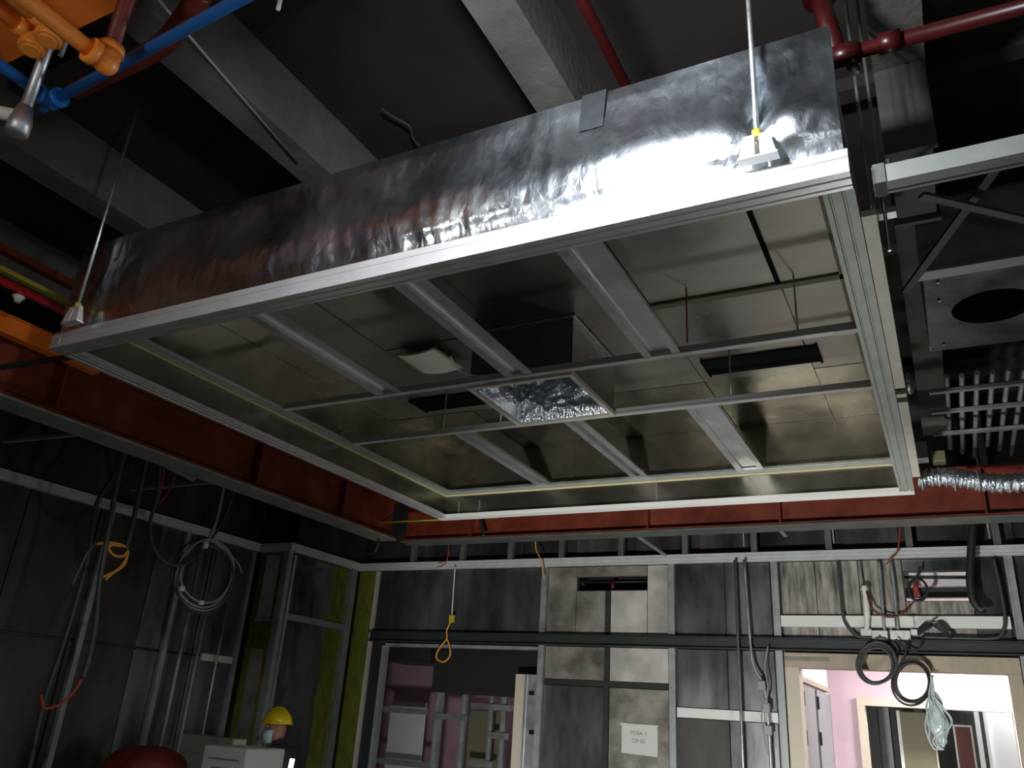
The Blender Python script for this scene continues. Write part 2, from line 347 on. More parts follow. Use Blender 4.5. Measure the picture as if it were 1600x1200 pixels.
# writing on the paper sign
sg = thing('paper_sign', 'small white paper sign taped to the far wall between two studs', 'sign', (-2.42, YB-.008, 1.38))
def sgf(u, v): return (-2.58+.315*u, YB-.004-.010*(abs(v-.5)*2)**6-.003, 1.385+.235*v-.012*(u-.5))
obj('sheet', MB().grid(sgf, 8, 8).grid(lambda u, v: tuple(Vector(sgf(u, v))+Vector((0, .0015, 0))), 8, 8), 'paper', sg)
obj('tape', MB().box(-2.592, -2.255, YB-.020, YB-.0155, 1.607, 1.622), 'cardboard_white', sg)
def text(s, loc, size, m, parent, name='lettering', rot=(PI/2, 0, 0)):
    cu = bpy.data.curves.new(name, 'FONT'); cu.body = s; cu.size = size; cu.align_x = 'CENTER'; cu.extrude = .0004
    cu.materials.append(M[m]); o = bpy.data.objects.new(name, cu); C.objects.link(o); o.parent = parent
    bpy.context.view_layer.update()
    me = bpy.data.meshes.new_from_object(o.evaluated_get(bpy.context.evaluated_depsgraph_get())); bpy.data.objects.remove(o)
    o = bpy.data.objects.new(name, me); C.objects.link(o); o.parent = parent
    o.location = Vector(loc)-wpos(parent); o.rotation_euler = rot; return o
text('FOSA 1', (-2.43, YB-.0095, 1.535), .045, 'ink', sg); text('OP-05', (-2.43, YB-.0095, 1.475), .045, 'ink', sg)

# ================================================================== THE SUSPENDED CEILING PLENUM
X0, X1, Y0, Y1, ZB, ZT = -3.445, -.088, 1.955, 5.325, 3.0, 3.543
pl = thing('ceiling_plenum', 'huge foil-wrapped rectangular air plenum box hanging open underneath with aluminium frame', 'plenum', ((X0+X1)/2, (Y0+Y1)/2, ZB))
def rail_prof(q, s):  # q outer coordinate, s direction inwards
    return [(q, ZB), (q+s*.022, ZB), (q+s*.024, ZB+.006), (q+s*.029, ZB+.006), (q+s*.031, ZB), (q+s*.058, ZB), (q+s*.060, ZB+.006), (q+s*.064, ZB+.006), (q+s*.066, ZB),
            (q+s*.080, ZB), (q+s*.080, ZB+.028), (q+s*.030, ZB+.030), (q+s*.024, ZB+.082), (q+s*.006, ZB+.082), (q+s*.006, ZB+.064), (q-s*.002, ZB+.062), (q-s*.002, ZB+.05), (q, ZB+.048), (q, ZB+.012), (q-s*.003, ZB+.010), (q-s*.003, ZB)]
obj('frame_rail', MB().prof('x', X0, X1, rail_prof(Y0, 1)), 'alu', pl)
obj('frame_rail', MB().prof('x', X0, X1, rail_prof(Y1, -1)), 'white_paint', pl)  # far rail whitened to stand in for the stronger light on it
obj('frame_rail', MB().prof('y', Y0+.081, Y1-.081, rail_prof(X0, 1)), 'alu', pl)
obj('frame_rail', MB().prof('y', Y0+.081, Y1-.081, rail_prof(X1, -1)), 'alu_dull', pl)
obj('corner_plate', MB().box(X0+.005, X0+.06, Y0-.0015, Y0+.002, ZB+.01, ZB+.06), 'alu_dull', pl)
# outer lower strip along the right side, in three lengths
for a, b in ((2.18, 3.55), (3.62, 3.66), (3.72, 4.93)): obj('side_strip', MB().box(X1+.006, X1+.046, a, b, ZB-.004, ZB+.016), 'cream_alu', pl)
# foil cladding: crumpled skin with bulges, near and right faces large
def rid(p, s): return 1-abs(noise.noise(p*s))*2
def foil_y(y, sgn):
    def f(u, v):
        x = X0+.01+(X1-X0-.02)*u; z = ZB+.078+(ZT-ZB-.078)*v
        e = min(1, v*7)*min(1, (1-v)*9)
        p = Vector((x*1.1, sgn*3, z*.55))
        d = .007*noise.noise(p*3.2)+.0032*rid(p, 5.5)+.0026*rid(p+Vector((5, 2, 1)), 13)+.0006*rid(p+Vector((1, 2, 7)), 29)+.0006*noise.noise(p*45)+.007*max(0, .6-v)*rid(p+Vector((9, 2, 1)), 8)
        d += .040*(1-.8*math.exp(-((x+.315)/.07)**2)-.8*math.exp(-((x+3.275)/.07)**2))*math.exp(-((v-.36)/.25)**2)*min(1, max(.25, (x+3.0)/1.6))*(.85+.15*math.sin(x*5.1+.6)*math.sin(x*2.3))
        d += .030*math.exp(-((x+.25)/.16)**2-((v-.25)/.2)**2)
        return (x, y+sgn*d*e, z)
    return f
obj('foil_cladding', MB().grid(foil_y(Y0+.022, -1), 330, 54), 'foil', pl, 'crumpled silver foil face towards the viewer')
obj('foil_cladding', MB().grid(foil_y(Y1-.022, 1), 90, 20), 'foil', pl)
def foil_x(x, sgn):
    def f(u, v):
        yy_ = Y0+.02+(Y1-Y0-.04)*u; z = ZB+.078+(ZT-ZB-.078)*v; e = min(1, v*7)*min(1, (1-v)*9)
        p = Vector((sgn*7, yy_, z*.6)); return (x+sgn*(.012*noise.noise(p*3)+.006*rid(p, 6))*e, yy_, z)
    return f
obj('foil_cladding', MB().grid(foil_x(X1-.022, 1), 120, 22), 'foil', pl)
obj('foil_cladding', MB().grid(foil_x(X0+.022, -1), 120, 22), 'foil', pl)
obj('foil_cladding', MB().box(X0+.03, X1-.03, Y0+.03, Y1-.03, ZT-.004, ZT+.004), 'foil', pl)
obj('tape_patch', MB().grid(lambda u, v: (-.885+.085*u+.01*v, Y0+.004-.003*noise.noise(Vector((u*3, v*4, 0))), 3.39+.148*v), 6, 10), 'tape', pl, 'dull grey tape strip at the top edge')
# inner lining
IX0, IX1, IY0, IY1, ZG, ZI = X0+.035, X1-.035, Y0+.035, Y1-.035, 3.20, 3.528
for a in (((IX0-.004, IX0, IY0, IY1)), ((IX1, IX1+.004, IY0, IY1)), ((IX0, IX1, IY0-.004, IY0)), ((IX0, IX1, IY1, IY1+.004))):
    obj('side_panel', MB().box(*a, ZB+.03, ZI), 'mirror_warm', pl)
# filter-grid perimeter angle with its pale edge
def perim(x0, x1, y0, y1, t, z0, z1):
    return [MB().box(x0, x0+t, y0, y1, z0, z1), MB().box(x1-t, x1, y0, y1, z0, z1), MB().box(x0+t, x1-t, y0, y0+t, z0, z1), MB().box(x0+t, x1-t, y1-t, y1, z0, z1)]
for mb in perim(IX0, IX1, IY0, IY1, .045, ZG-.01, ZG+.018): obj('grid_rail', mb, 'alu_dull', pl)
for mb in perim(IX0+.001, IX1-.001, IY0+.001, IY1-.001, .007, ZG-.022, ZG-.0105): obj('gasket', mb, 'gasket', pl, 'pale yellow sealing strip')
for mb in perim(IX0+.055, IX1-.055, IY0+.055, IY1-.055, .012, ZG+.0, ZG+.014): obj('grid_rail', mb, 'galv', pl)
# cross bars
for yb, w_ in ((3.33, .036), (3.995, .036)):
    obj('cross_bar', MB().box(IX0+.07, IX1-.07, yb, yb+w_, ZG, ZG+.010).box(IX0+.07, IX1-.07, yb+.004, yb+.010, ZG+.010, ZG+.035).box(IX0+.07, IX1-.07, yb+w_-.010, yb+w_-.004, ZG+.010, ZG+.035), 'alu', pl)
    obj('bar_end', MB().box(IX1-.16, IX1-.068, yb-.004, yb+w_+.004, ZG-.004, ZG+.014), 'cream_alu', pl)
# hat-section channels, one per bay
def channel(x0, x1, ya, yb, k=.30, h=.022):
    w_ = x1-x0; f = w_*k
    p = [(x0, ZG+.002), (x0+f, ZG+.002), (x0+f+.004, ZG+h), (x1-f-.004, ZG+h), (x1-f, ZG+.002), (x1, ZG+.002), (x1, ZG+.010), (x1-f+.004, ZG+.010), (x1-f+.002, ZG+h+.006), (x0+f-.002, ZG+h+.006), (x0+f-.004, ZG+.010), (x0, ZG+.010)]
    return MB().prof('y', ya, yb, p)
for x0, x1, k in ((-2.665, -2.495, .28), (-1.855, -1.700, .30), (-1.122, -.945, .22)):
    obj('channel', channel(x0, x1, IY0+.05, 3.328, k), 'galv', pl)
for x0, x1, k in ((-2.590, -2.465, .34), (-1.845, -1.725, .34), (-1.122, -.948, .22)):
    obj('channel', channel(x0, x1, 4.033, IY1-.05, k, .045 if x0 < -1.5 else .022), 'galv', pl)
# top sheets with lapped joints
xs = [IX0, -2.72, -1.95, -1.12, -.50, IX1]; ys_l = [IY0, 2.72, 3.42, 4.45, IY1]
SL = [(-3.02, -2.42, 4.14, 4.345), (-1.05, -.45, 4.13, 4.34)]
for j in range(4):
    for i in range(5):
        m = 'sheet_lit' if (i == 4 and j in (1, 2)) else ('sheet_part_lit' if i == 4 or (i == 3 and j == 1) else 'mirror')  # right-hand sheets paler: the light falling there is put into their colour
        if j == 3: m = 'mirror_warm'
        obj('top_sheet', MB().box(xs[i]+.003, xs[i+1]-.003, ys_l[j]+.003, ys_l[j+1]-.003, ZI-.002-.0025*((i+j) % 2), ZI+.004), m, pl)
for x0, x1, y0, y1 in SL:      # dark inlet slots
    obj('inlet_slot', MB().box(x0, x1, y0, y1, ZI-.014, ZI-.006).box(x0-.012, x0, y0-.01, y1+.01, ZI-.02, ZI-.005).box(x1, x1+.012, y0-.01, y1+.01, ZI-.02, ZI-.005), 'slot_dark', pl, 'dark air inlet slot')
for y in (2.70, 3.41): obj('seam_strip', MB().box(-1.12, IX1, y, y+.045, ZI-.016, ZI-.005), 'olive', pl)
obj('seam_strip', MB().box(-.245, -.225, 2.2, 5.0, ZI-.016, ZI-.005), 'olive', pl)
obj('seam_strip', MB().box(-.515, -.495, 2.3, 3.40, ZI-.018, ZI-.005), 'slot_dark', pl)
# central shaft, its frame and its foil sleeve
CX0, CX1, CY0, CY1 = -2.112, -1.508, 3.375, 3.992
for a in ((CX0+.01, CX0+.014, CY0+.01, CY1-.01), (CX1-.014, CX1-.01, CY0+.01, CY1-.01), (CX0+.01, CX1-.01, CY0+.01, CY0+.014), (CX0+.01, CX1-.01, CY1-.014, CY1-.01)):
    obj('shaft_panel', MB().box(*a, ZG+.02, ZI-.006), 'mirror', pl)
for mb in perim(CX0-.006, CX1+.006, CY0-.006, CY1+.006, .014, ZI-.018, ZI-.008): obj('shaft_trim', mb, 'galv', pl)
for mb in perim(CX0, CX1, CY0, CY1, .024, ZG-.012, ZG+.012): obj('opening_frame', mb, 'cream_alu', pl)
for x in (-1.98, -1.83): obj('tape_patch', MB().box(x, x+.07, CY0-.006, CY0+.022, ZG-.016, ZG-.0125), 'cream', pl)
def sleeve(u, v):
    a = 2*PI*u; sx = max(-1, min(1, 1.42*math.cos(a))); sy = max(-1, min(1, 1.42*math.sin(a)))
    k = 1-.02*v; p = Vector((math.cos(a), math.sin(a), v*1.2))
    d = .05*min(1, v*4)+(.05*noise.noise(p*3)+.030*rid(p, 5)+.014*noise.noise(p*14))*min(1, v*6)
    return ((CX0+CX1)/2+(CX1-CX0-.06)/2*sx*(k-d*2), (CY0+CY1)/2+(CY1-CY0-.06)/2*sy*(k-d*2), ZG+.0+.31*v)
obj('foil_sleeve', MB().grid(sleeve, 160, 34), 'foil_fine', pl, 'crumpled foil sleeve inside the central opening')
obj('sleeve_top', MB().box(CX0+.05, CX1-.05, CY0+.05, CY1-.05, ZG+.305, ZG+.31), 'galv_dull', pl)
obj('sleeve_slot', MB().box(-1.80, -1.62, 3.50, 3.54, ZG+.285, ZG+.294), 'slot_dark', pl)
# small rods holding the grid
for x, y in ((-.872, 4.013), (-2.655, 4.013), (-.43, 3.348), (-2.25, 4.013)):
    obj('grid_hanger', MB().tube([(x, y, ZG+.012), (x, y, ZI-.008)], .0045, 6), 'galv', pl)
obj('grid_hanger', MB().tube([(-.905, 3.30, ZG+.03), (-.905, 3.30, ZI-.008)], .004, 6), 'cable_red', pl, 'thin brownish rod')
# far-left corner clips and the screw heads on the far lining
for x in (-3.28, -3.10): obj('clip', MB().box(x, x+.012, IY1-.012, IY1-.002, ZB+.03, ZB+.13), 'galv', pl)
for x in (-1.69,): obj('lining_joint', MB().box(x, x+.006, IY1-.006, IY1-.001, ZB+.03, ZG-.02), 'galv', pl)
# hangers
def hanger(x, y, label, big):
    h = thing('hanger_rod', label, 'hanger', (x, y, ZB+.084), 'threaded rods carrying the plenum')
    obj('rod', MB().tube([(x, y, ZB+.15), (x, y, ZS)], .0075, 10), 'galv', h)
    obj('nut', MB().tube([(x, y, ZB+.155), (x, y, ZB+.185)], .015, 6), 'yellow_strip', h, 'yellowish nut')
    for s in (-1, 1):
        obj('bracket_plate', MB().add([(x+s*.008, y-.02, ZB+.085), (x+s*.052, y-.02, ZB+.085), (x+s*.034, y-.012, ZB+.165), (x+s*.006, y-.012, ZB+.165), (x+s*.008, y+.012, ZB+.085), (x+s*.052, y+.012, ZB+.085), (x+s*.034, y+.004, ZB+.165), (x+s*.006, y+.004, ZB+.165)],
            [(0, 1, 2, 3), (4, 7, 6, 5), (0, 4, 5, 1), (1, 5, 6, 2), (2, 6, 7, 3), (3, 7, 4, 0)]), 'cream_alu', h)
    obj('bracket_base', MB().box(x-.055, x+.055, y-.022, y+.014, ZB+.0825, ZB+.088), 'alu', h)
    return h
hanger(-.315, Y0-.030, 'steel hanger rod with twin bracket at the bright near right corner of the plenum', 1)
hanger(-3.275, Y0-.030, 'steel hanger rod with bracket at the dark near left corner of the plenum', 1)
# curled foam offcut and the cable loop
fo = thing('foam_offcut', 'curled off-white foam sheet with yellow edges lodged left of the central opening', 'foam', (-2.5, 3.6, 3.45))
A = [onz(620, 560, 3.46), onz(677, 550, 3.46), onz(722, 582, 3.46), onz(662, 591, 3.46)]
def fof(u, v, dz=0):
    p = (A[0]*(1-u)+A[1]*u)*(1-v)+(A[3]*(1-u)+A[2]*u)*v
    return (p.x, p.y, p.z-.018*(1-(2*u-1)**2)+.012*v+dz+.02)
obj('sheet', MB().grid(lambda u, v: fof(u, v), 12, 8).grid(lambda u, v: fof(u, v, .012), 12, 8), 'foam', fo)
obj('edge', MB().tube([fof(0, i/8, .006) for i in range(9)], .010, 6).tube([fof(1, i/8, .006) for i in range(9)], .008, 6), 'foam_edge', fo, 'yellowed edge')
c0 = onz(754, 564, 3.27)
tag(obj('cable_loop', MB().tube([c0+Vector((.165*math.cos(t), .16*math.sin(t), .02*math.sin(2*t))) for t in [PI*(-.15+1.3*i/40) for i in range(41)]], .0065, 8), 'cable_white'), 'thin white cable looped behind the middle channel above the central opening', 'cable')

# ================================================================== STEEL BEAMS
def ibeam(name, label, a, b, axis, zb, h, wf, tf, m, mf=None):
    cx = (a+b)/2; t = thing(name, label, 'beam', (cx[0], cx[1], zb)) if 0 else None
def hsec(q, zb, h, wf, tf=.016, tw=.012):
    w2 = wf/2; return [(q-w2, zb), (q+w2, zb), (q+w2, zb+tf), (q+tw, zb+tf), (q+tw, zb+h-tf), (q+w2, zb+h-tf), (q+w2, zb+h), (q-w2, zb+h), (q-w2, zb+h-tf), (q-tw, zb+h-tf), (q-tw, zb+tf), (q-w2, zb+tf)]
ob = thing('orange_beam', 'wide bright orange steel beam crossing overhead at the top left', 'beam', (-2, 1.0, 3.72))
obj('girder', MB().prof('x', -5.9, -1.80, hsec(.94, 3.79, .12, .50)), 'orange', ob)
for x in (-4.6, -3.1, -1.82): obj('stiffener', MB().box(x, x+.012, .71, .925, 3.808, 3.892), 'orange', ob)
rb = thing('red_beam', 'long dark red steel beam crossing beyond the plenum in front of the far wall', 'beam', (-1.5, 6.05, 3.0))
obj('girder', MB().prof('x', -4.3, XR-.02, hsec(6.08, 3.012, .34, .16)), 'red_steel', rb)
obj('flange_plate', MB().box(-4.3, XR-.02, 5.99, 6.17, 2.998, 3.0105), 'plate_dull', rb, 'grey bottom plate')
for x in (-3.6, -2.0, -1.0, .3, 1.4): obj('stiffener', MB().box(x, x+.012, 6.002, 6.066, 3.03, 3.335), 'red_steel', rb)
lb = thing('red_beam', 'dark red steel beam running along the left side beside the plenum', 'beam', (-4.4, 3.5, 3.0))
obj('girder', MB().prof('y', -2.1, 5.98, hsec(-4.42, 3.03, .34, .16)), 'red_steel', lb)
obj('flange_plate', MB().box(-4.56, -4.34, -2.1, 5.98, 3.012, 3.028), 'galv_dull', lb, 'grey bottom plate')
for y in (1.2, 2.6, 4.2, 5.2): obj('stiffener', MB().box(-4.406, -4.345, y, y+.012, 3.048, 3.352), 'red_steel', lb)
zo0, zo1 = onx(40, 534, -4.27).z, onx(40, 507, -4.27).z
tag(obj('purlin', MB().box(-4.335, -4.27, -1.5, 2.75, zo0, zo1).box(-4.335, -4.25, -1.5, 2.75, zo1, zo1+.008), 'orange'), 'slim orange steel member above the left red beam', 'beam')
zr = onx(50, 409, -4.2).z
tag(obj('purlin', MB().box(-4.26, -4.2, -1.5, 5.9, zr-.018, zr+.018), 'red_steel'), 'thin dull red steel member highest at the left edge', 'beam')
zy = onx(50, 442, -4.2).z
tag(obj('yellow_conduit', MB().box(-4.24, -4.2, -1.5, 5.75, zy-.012, zy+.012), 'yellow_strip'), 'yellow cable strip running along the left red beam', 'conduit')
tag(obj('yellow_conduit', MB().tube([(-4.408, 5.80, 3.14), (-3.2, 5.80, 3.13)], .010, 6), 'yellow_strip'), 'short yellow conduit turning behind the far left plenum corner', 'conduit')
gs = thing('gusset', 'grey perforated steel gusset under the left red beam above the hanging cables', 'bracket', (-4.75, 3.9, 2.95))
g0 = [onx(178, 668, -4.62), onx(235, 690, -4.62), onx(310, 745, -4.62), onx(300, 752, -4.62), onx(240, 722, -4.62)]
obj('plate', MB().add([p+Vector((dx, 0, 0)) for dx in (0, .01) for p in g0], [(0, 1, 2, 3, 4), (9, 8, 7, 6, 5), (0, 5, 6, 1), (1, 6, 7, 2), (2, 7, 8, 3), (3, 8, 9, 4), (4, 9, 5, 0)]), 'galv_dull', gs)
for px, py in ((262, 712), (278, 722), (284, 732)): q = onx(px, py, -4.608); obj('hole', MB().tube([q, q+Vector((.004, 0, 0))], .018, 10), 'slot_dark', gs)
# dull cross bars above the left wall
for (a, b, lab) in (((5, 690), (190, 672), 'long grey bar crossing above the left wall rail'), ((205, 765), (345, 752), 'short grey bar just above the left wall rail near the coil'), ((0, 574), (115, 557), 'dark thin rod crossing under the left red beam')):
    p, q = onz(*a, 3.12), onz(*b, 3.12)
    tag(obj('cross_strut', MB().bar(p, q, .028, .02), 'galv_dull' if 'dark' not in lab else 'black_steel'), lab, 'strut')

# ================================================================== PIPES
def elbow(m, c, r, parent, name='elbow', d1=(0, -1, 0), d2=(0, 0, 1)):
    c = Vector(c); d1 = Vector(d1); d2 = Vector(d2)
    mb = MB().tube([c+d1*r*1.9, c+d1*r*1.2], [r*1.25, r*1.25], 16).tube([c+d1*r*1.2, c+d1*r*.3, c, c+d2*r*.3, c+d2*r*1.2], [r*1.08]*5, 16).ball(c, r*1.15, r*1.15, r*1.15).tube([c+d2*r*1.1, c+d2*r*1.9], [r*1.25, r*1.25], 16)
    return obj(name, mb, m, parent)
E0 = onz(166, 98, 3.45)
op = thing('orange_pipe', 'bright orange pipe ending in an elbow where it meets the red riser', 'pipe', E0)
obj('run', MB().tube([(E0.x-.04, -.9, E0.z+.0), (E0.x, E0.y-.05, E0.z)], .027, 18), 'orange_pipe', op)
elbow('orange_pipe', E0, .034, op)
tag(obj('red_riser', MB().tube([E0+Vector((0, 0, .06)), (E0.x, E0.y, ZS)], .025, 14), 'dark_red'), 'dark red riser pipe standing on the orange elbow', 'pipe')
for (px, py), L, lab in (((51, 72), 0, 'left one of the two short orange pipes with round capped ends'), ((77, 57), 0, 'right one of the two short orange pipes with round capped ends')):
    e = onz(px, py, 3.64); p = thing('capped_pipe', lab, 'pipe', e, 'capped orange pipes')
    obj('run', MB().tube([(e.x-.03, -.9, 3.69), (e.x, e.y-.02, 3.675)], .024, 16), 'orange_pipe', p)
    obj('cap', MB().tube([e+Vector((0, 0, .075)), e+Vector((0, -.0, .045)), e+Vector((0, -.0, .02)), e+Vector((0, 0, -.012)), e+Vector((0, 0, -.018))], [.026, .034, .046, .046, .042], 20).tube([e+Vector((0, 0, -.0175)), e+Vector((0, 0, -.024))], [.034, .030], 20), 'orange_pipe', p)
    obj('collar', MB().tube([(e.x, e.y-.07, 3.677), (e.x, e.y-.035, 3.675)], .031, 16), 'orange_pipe', p)
B0 = onz(80, 158, 3.60)
bpx = thing('blue_pipe', 'bright blue pipe turning at an elbow under the orange pipes', 'pipe', B0)
obj('run', MB().tube([(B0.x-.03, -.9, B0.z+.01), (B0.x, B0.y-.04, B0.z)], .022, 16), 'blue_pipe', bpx)
q = onz(372, 0, 3.60)
obj('run', MB().tube([(B0.x+.04, B0.y, B0.z), tuple(B0+(q-B0)*3.2)], .020, 16), 'blue_pipe', bpx)
elbow('blue_pipe', B0, .029, bpx, d2=(1, 0, 0))
obj('drain_plug', MB().tube([B0, B0+Vector((-.055, .01, -.02))], .013, 10), 'blue_pipe', bpx)
p1 = onz(262, 62, 3.585); p2 = onz(312, 35, 3.585)
obj('label_strip', MB().bar(p1, p2, .004, .006), 'paper', bpx, 'pale strip stuck along the pipe')
S0 = onz(32, 190, 3.42)
sp = thing('steel_pipe', 'bare silver pipe with a pale union fitting at the upper left edge', 'pipe', S0)
obj('riser', MB().tube([S0+Vector((0, 0, .05)), (S0.x, S0.y, ZS)], .020, 14), 'galv', sp)
obj('union', MB().tube([S0+Vector((0, 0, -.055)), S0+Vector((0, 0, -.05)), S0+Vector((0, 0, .0)), S0+Vector((0, 0, .06))], [.02, .038, .038, .026], 16), 'galv', sp)
obj('branch', MB().tube([S0+Vector((0, 0, .02)), S0+Vector((-.09, -.06, .03)), S0+Vector((-.4, -.3, .03))], .024, 12), 'cable_white', sp)
for dx, dy, lab in ((-.075, .02, 'thin steel rod left of the silver pipe'), (.13, -.01, 'thin steel rod right of the silver pipe')):
    tag(obj('thin_rod', MB().tube([(S0.x+dx, S0.y+dy, S0.z+.02 if dx < 0 else 3.66), (S0.x+dx, S0.y+dy, ZS)], .009, 8), 'galv_dull'), lab, 'rod')
hp = [onz(x, y, 3.90) for x, y in ((118, 140), (150, 124), (225, 88), (258, 66), (285, 32), (318, -15))]
tag(obj('red_duct_pipe', MB().tube(smooth_path(hp), .040, 16), 'dark_red'), 'thick dull red pipe bending up behind the blue pipe', 'pipe')
# red sprinkler pipes
rp = thing('sprinkler_pipe', 'red sprinkler pipe running to the right from the tee beyond the plenum corner', 'pipe', (.4, 2.2, 3.62))
R0 = onz(1332, 82, 3.62)
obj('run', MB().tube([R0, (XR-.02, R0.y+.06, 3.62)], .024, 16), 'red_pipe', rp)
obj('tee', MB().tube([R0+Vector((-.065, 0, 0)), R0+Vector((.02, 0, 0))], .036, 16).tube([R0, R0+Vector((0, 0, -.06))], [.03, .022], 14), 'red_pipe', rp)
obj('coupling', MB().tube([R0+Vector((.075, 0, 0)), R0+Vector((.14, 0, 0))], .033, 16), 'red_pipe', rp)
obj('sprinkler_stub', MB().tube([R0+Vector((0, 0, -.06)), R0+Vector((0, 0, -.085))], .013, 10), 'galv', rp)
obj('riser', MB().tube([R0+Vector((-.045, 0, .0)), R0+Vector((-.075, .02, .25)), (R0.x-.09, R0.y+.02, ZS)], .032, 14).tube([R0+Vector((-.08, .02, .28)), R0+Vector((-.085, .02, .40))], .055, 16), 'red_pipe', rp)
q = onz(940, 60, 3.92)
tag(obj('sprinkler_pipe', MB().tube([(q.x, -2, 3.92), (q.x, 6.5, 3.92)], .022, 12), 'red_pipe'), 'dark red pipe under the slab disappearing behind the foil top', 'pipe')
q = onx(50, 462, -4.0)
lr = thing('sprinkler_pipe', 'bright red sprinkler pipe with a white head at the left edge', 'pipe', (-4.0, q.y, q.z))
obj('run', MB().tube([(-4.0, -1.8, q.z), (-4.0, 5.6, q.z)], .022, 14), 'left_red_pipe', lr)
hq = onx(30, 462, -4.0)
obj('outlet', MB().tube([(-4.0, hq.y, q.z), (-4.0, hq.y, q.z-.035)], [.024, .02], 12), 'left_red_pipe', lr)
obj('sprinkler_head', MB().tube([(-4.0, hq.y, q.z-.035), (-4.0, hq.y, q.z-.042), (-4.0, hq.y, q.z-.055), (-4.0, hq.y, q.z-.068)], [.03, .03, .018, .015], 14), 'white_paint', lr)
# wires over the slab
p1 = onz(265, 20, 3.992); p2 = onz(400, 178, 3.992)
tag(obj('thin_rod', MB().tube([p1+(p1-p2)*2, p2+(p2-p1)*.6], .006, 6), 'cable_white'), 'thin pale conduit running along the underside of a concrete beam', 'conduit')
cl = thing('beam_clip', 'small white clip hanging at the top edge above the dark deck', 'clip', onz(436, 5, 3.9))
a = onz(436, 8, 3.9)
obj('hook', MB().tube([a+Vector((0, 0, -.02)), a+Vector((0, 0, .05)), a+Vector((.06, -.02, .06))], .008, 8), 'white_paint', cl)
obj('stem', MB().tube([a+Vector((.06, -.02, .06)), (a.x+.06, a.y-.02, ZS)], .004, 6), 'galv', cl)
pa = [onz(x, y, 4.27) for x, y in ((597, 170), (610, 180), (625, 188), (640, 198), (645, 215), (655, 228))]
tag(obj('loose_wire', MB().tube(smooth_path(pa), .006, 6), 'plate_dull'), 'short pale wire end stuck to the dark deck above the foil box', 'wire')

# ================================================================== RIGHT-HAND SERVICES
cb = thing('ceiling_runner', 'pale aluminium ceiling runner going right from the near corner of the plenum', 'rail', (1.2, 2.06, 3.0))
obj('runner', MB().prof('x', X1+.05, XR, [(2.035, 3.0), (2.075, 3.0), (2.08, 3.004), (2.085, 3.0), (2.095, 3.0), (2.095, 3.055), (2.035, 3.055)]), 'alu_dark', cb)
obj('joint', MB().box(-.035, -.005, 2.031, 2.1, 2.998, 3.06), 'plate_dull', cb)
fb = thing('fan_box', 'dark grey equipment casing with a round opening at the right edge', 'duct', (.5, 3.9, 3.5))
def plate_hole(x0, x1, y0, y1, cx, cy, r, z, n=48):
    mb = MB(); vs = []; 
    for k in range(n):
        a = 2*PI*k/n; c, s = math.cos(a), math.sin(a); t = min((x1-cx)/c if c > 1e-6 else 1e9, (x0-cx)/c if c < -1e-6 else 1e9, (y1-cy)/s if s > 1e-6 else 1e9, (y0-cy)/s if s < -1e-6 else 1e9)
        vs += [(cx+c*r, cy+s*r, z), (cx+c*t, cy+s*t, z), (cx+c*r, cy+s*r, z+.03)]
    fs = []
    for k in range(n):
        j = (k+1) % n; fs += [(3*k, 3*k+1, 3*j+1, 3*j), (3*k, 3*j, 3*j+2, 3*k+2)]
    return mb.add(vs, fs)
obj('base_plate', plate_hole(.085, 1.0, 3.52, 4.36, .36, 3.93, .17, 3.5), 'wall_sheet', fb)
obj('casing', MB().box(.085, .095, 3.52, 4.36, 3.502, 3.85).box(.99, 1.0, 3.52, 4.36, 3.502, 3.85).box(.095, .99, 4.35, 4.36, 3.502, 3.85).box(.095, .99, 3.52, 3.53, 3.502, 3.85).box(.085, 1.0, 3.52, 4.36, 3.85, 3.86), 'galv_dull', fb)
obj('inner_drum', MB().tube([(.36, 3.93, 3.53), (.36, 3.93, 3.80)], .20, 32, cap=False), 'black_steel', fb)
obj('edge_flange', MB().box(.06, 1.0, 3.44, 3.515, 3.47, 3.478), 'alu_dull', fb)
for x, y in ((.14, 3.60), (.14, 3.78), (.15, 4.28)): obj('screw', MB().tube([(x, y, 3.4995), (x, y, 3.492)], .007, 8), 'galv', fb)
dz = thing('vertical_duct', 'dull grey square duct section standing behind the runner on the right', 'duct', (.15, 3.1, 3.5))
obj('duct', MB().box(.015, .16, 2.75, 3.25, 3.62, 3.98), 'plate_dull', dz)
[obj('flange', MB().box(.0, .175, y_, y_+.025, 3.6, 3.99), 'plate_dull', dz) for y_ in (2.74, 3.235)]
for (a, b, lab, m, z) in (((1415, 455), (1560, 258), 'dark diagonal bracing strip at the right behind the runner', 'black_steel', 3.32), ((1440, 305), (1640, 352), 'dull grey cross strut under the runner at the right edge', 'plate_dull', 3.28), ((1355, 330), (1398, 560), 'dull conduit hugging the right side of the plenum', 'hose_grey', 3.12)):
    p, q = onz(*a, z), onz(*b, z); tag(obj('strut', MB().bar(p, q, .03, .012), m), lab, 'strut')
for i, (px, lab) in enumerate(((1362, 'left thin vertical hanger just right of the plenum corner'), (1382, 'right thin vertical hanger just right of the plenum corner'))):
    q = onz(px, 330, 3.2); tag(obj('thin_rod', MB().tube([(q.x, q.y, 3.05), (q.x, q.y, ZS)], .006, 8), 'galv'), lab, 'rod')
q = onz(1380, 335, 3.25)
tag(obj('clamp', MB().box(q.x-.03, q.x+.04, q.y-.02, q.y+.02, 3.24, 3.262).box(q.x-.03, q.x-.02, q.y-.02, q.y+.02, 3.262, 3.30), 'alu'), 'small bright clamp beside the plenum right side', 'clamp')
q = onz(1420, 605, 3.15)
tag(obj('foil_joint', MB().ball(q+Vector((0, 0, .02)), .03, .07, .05), 'foil_fine'), 'crumpled foil lump against the plenum right side', 'duct joint')
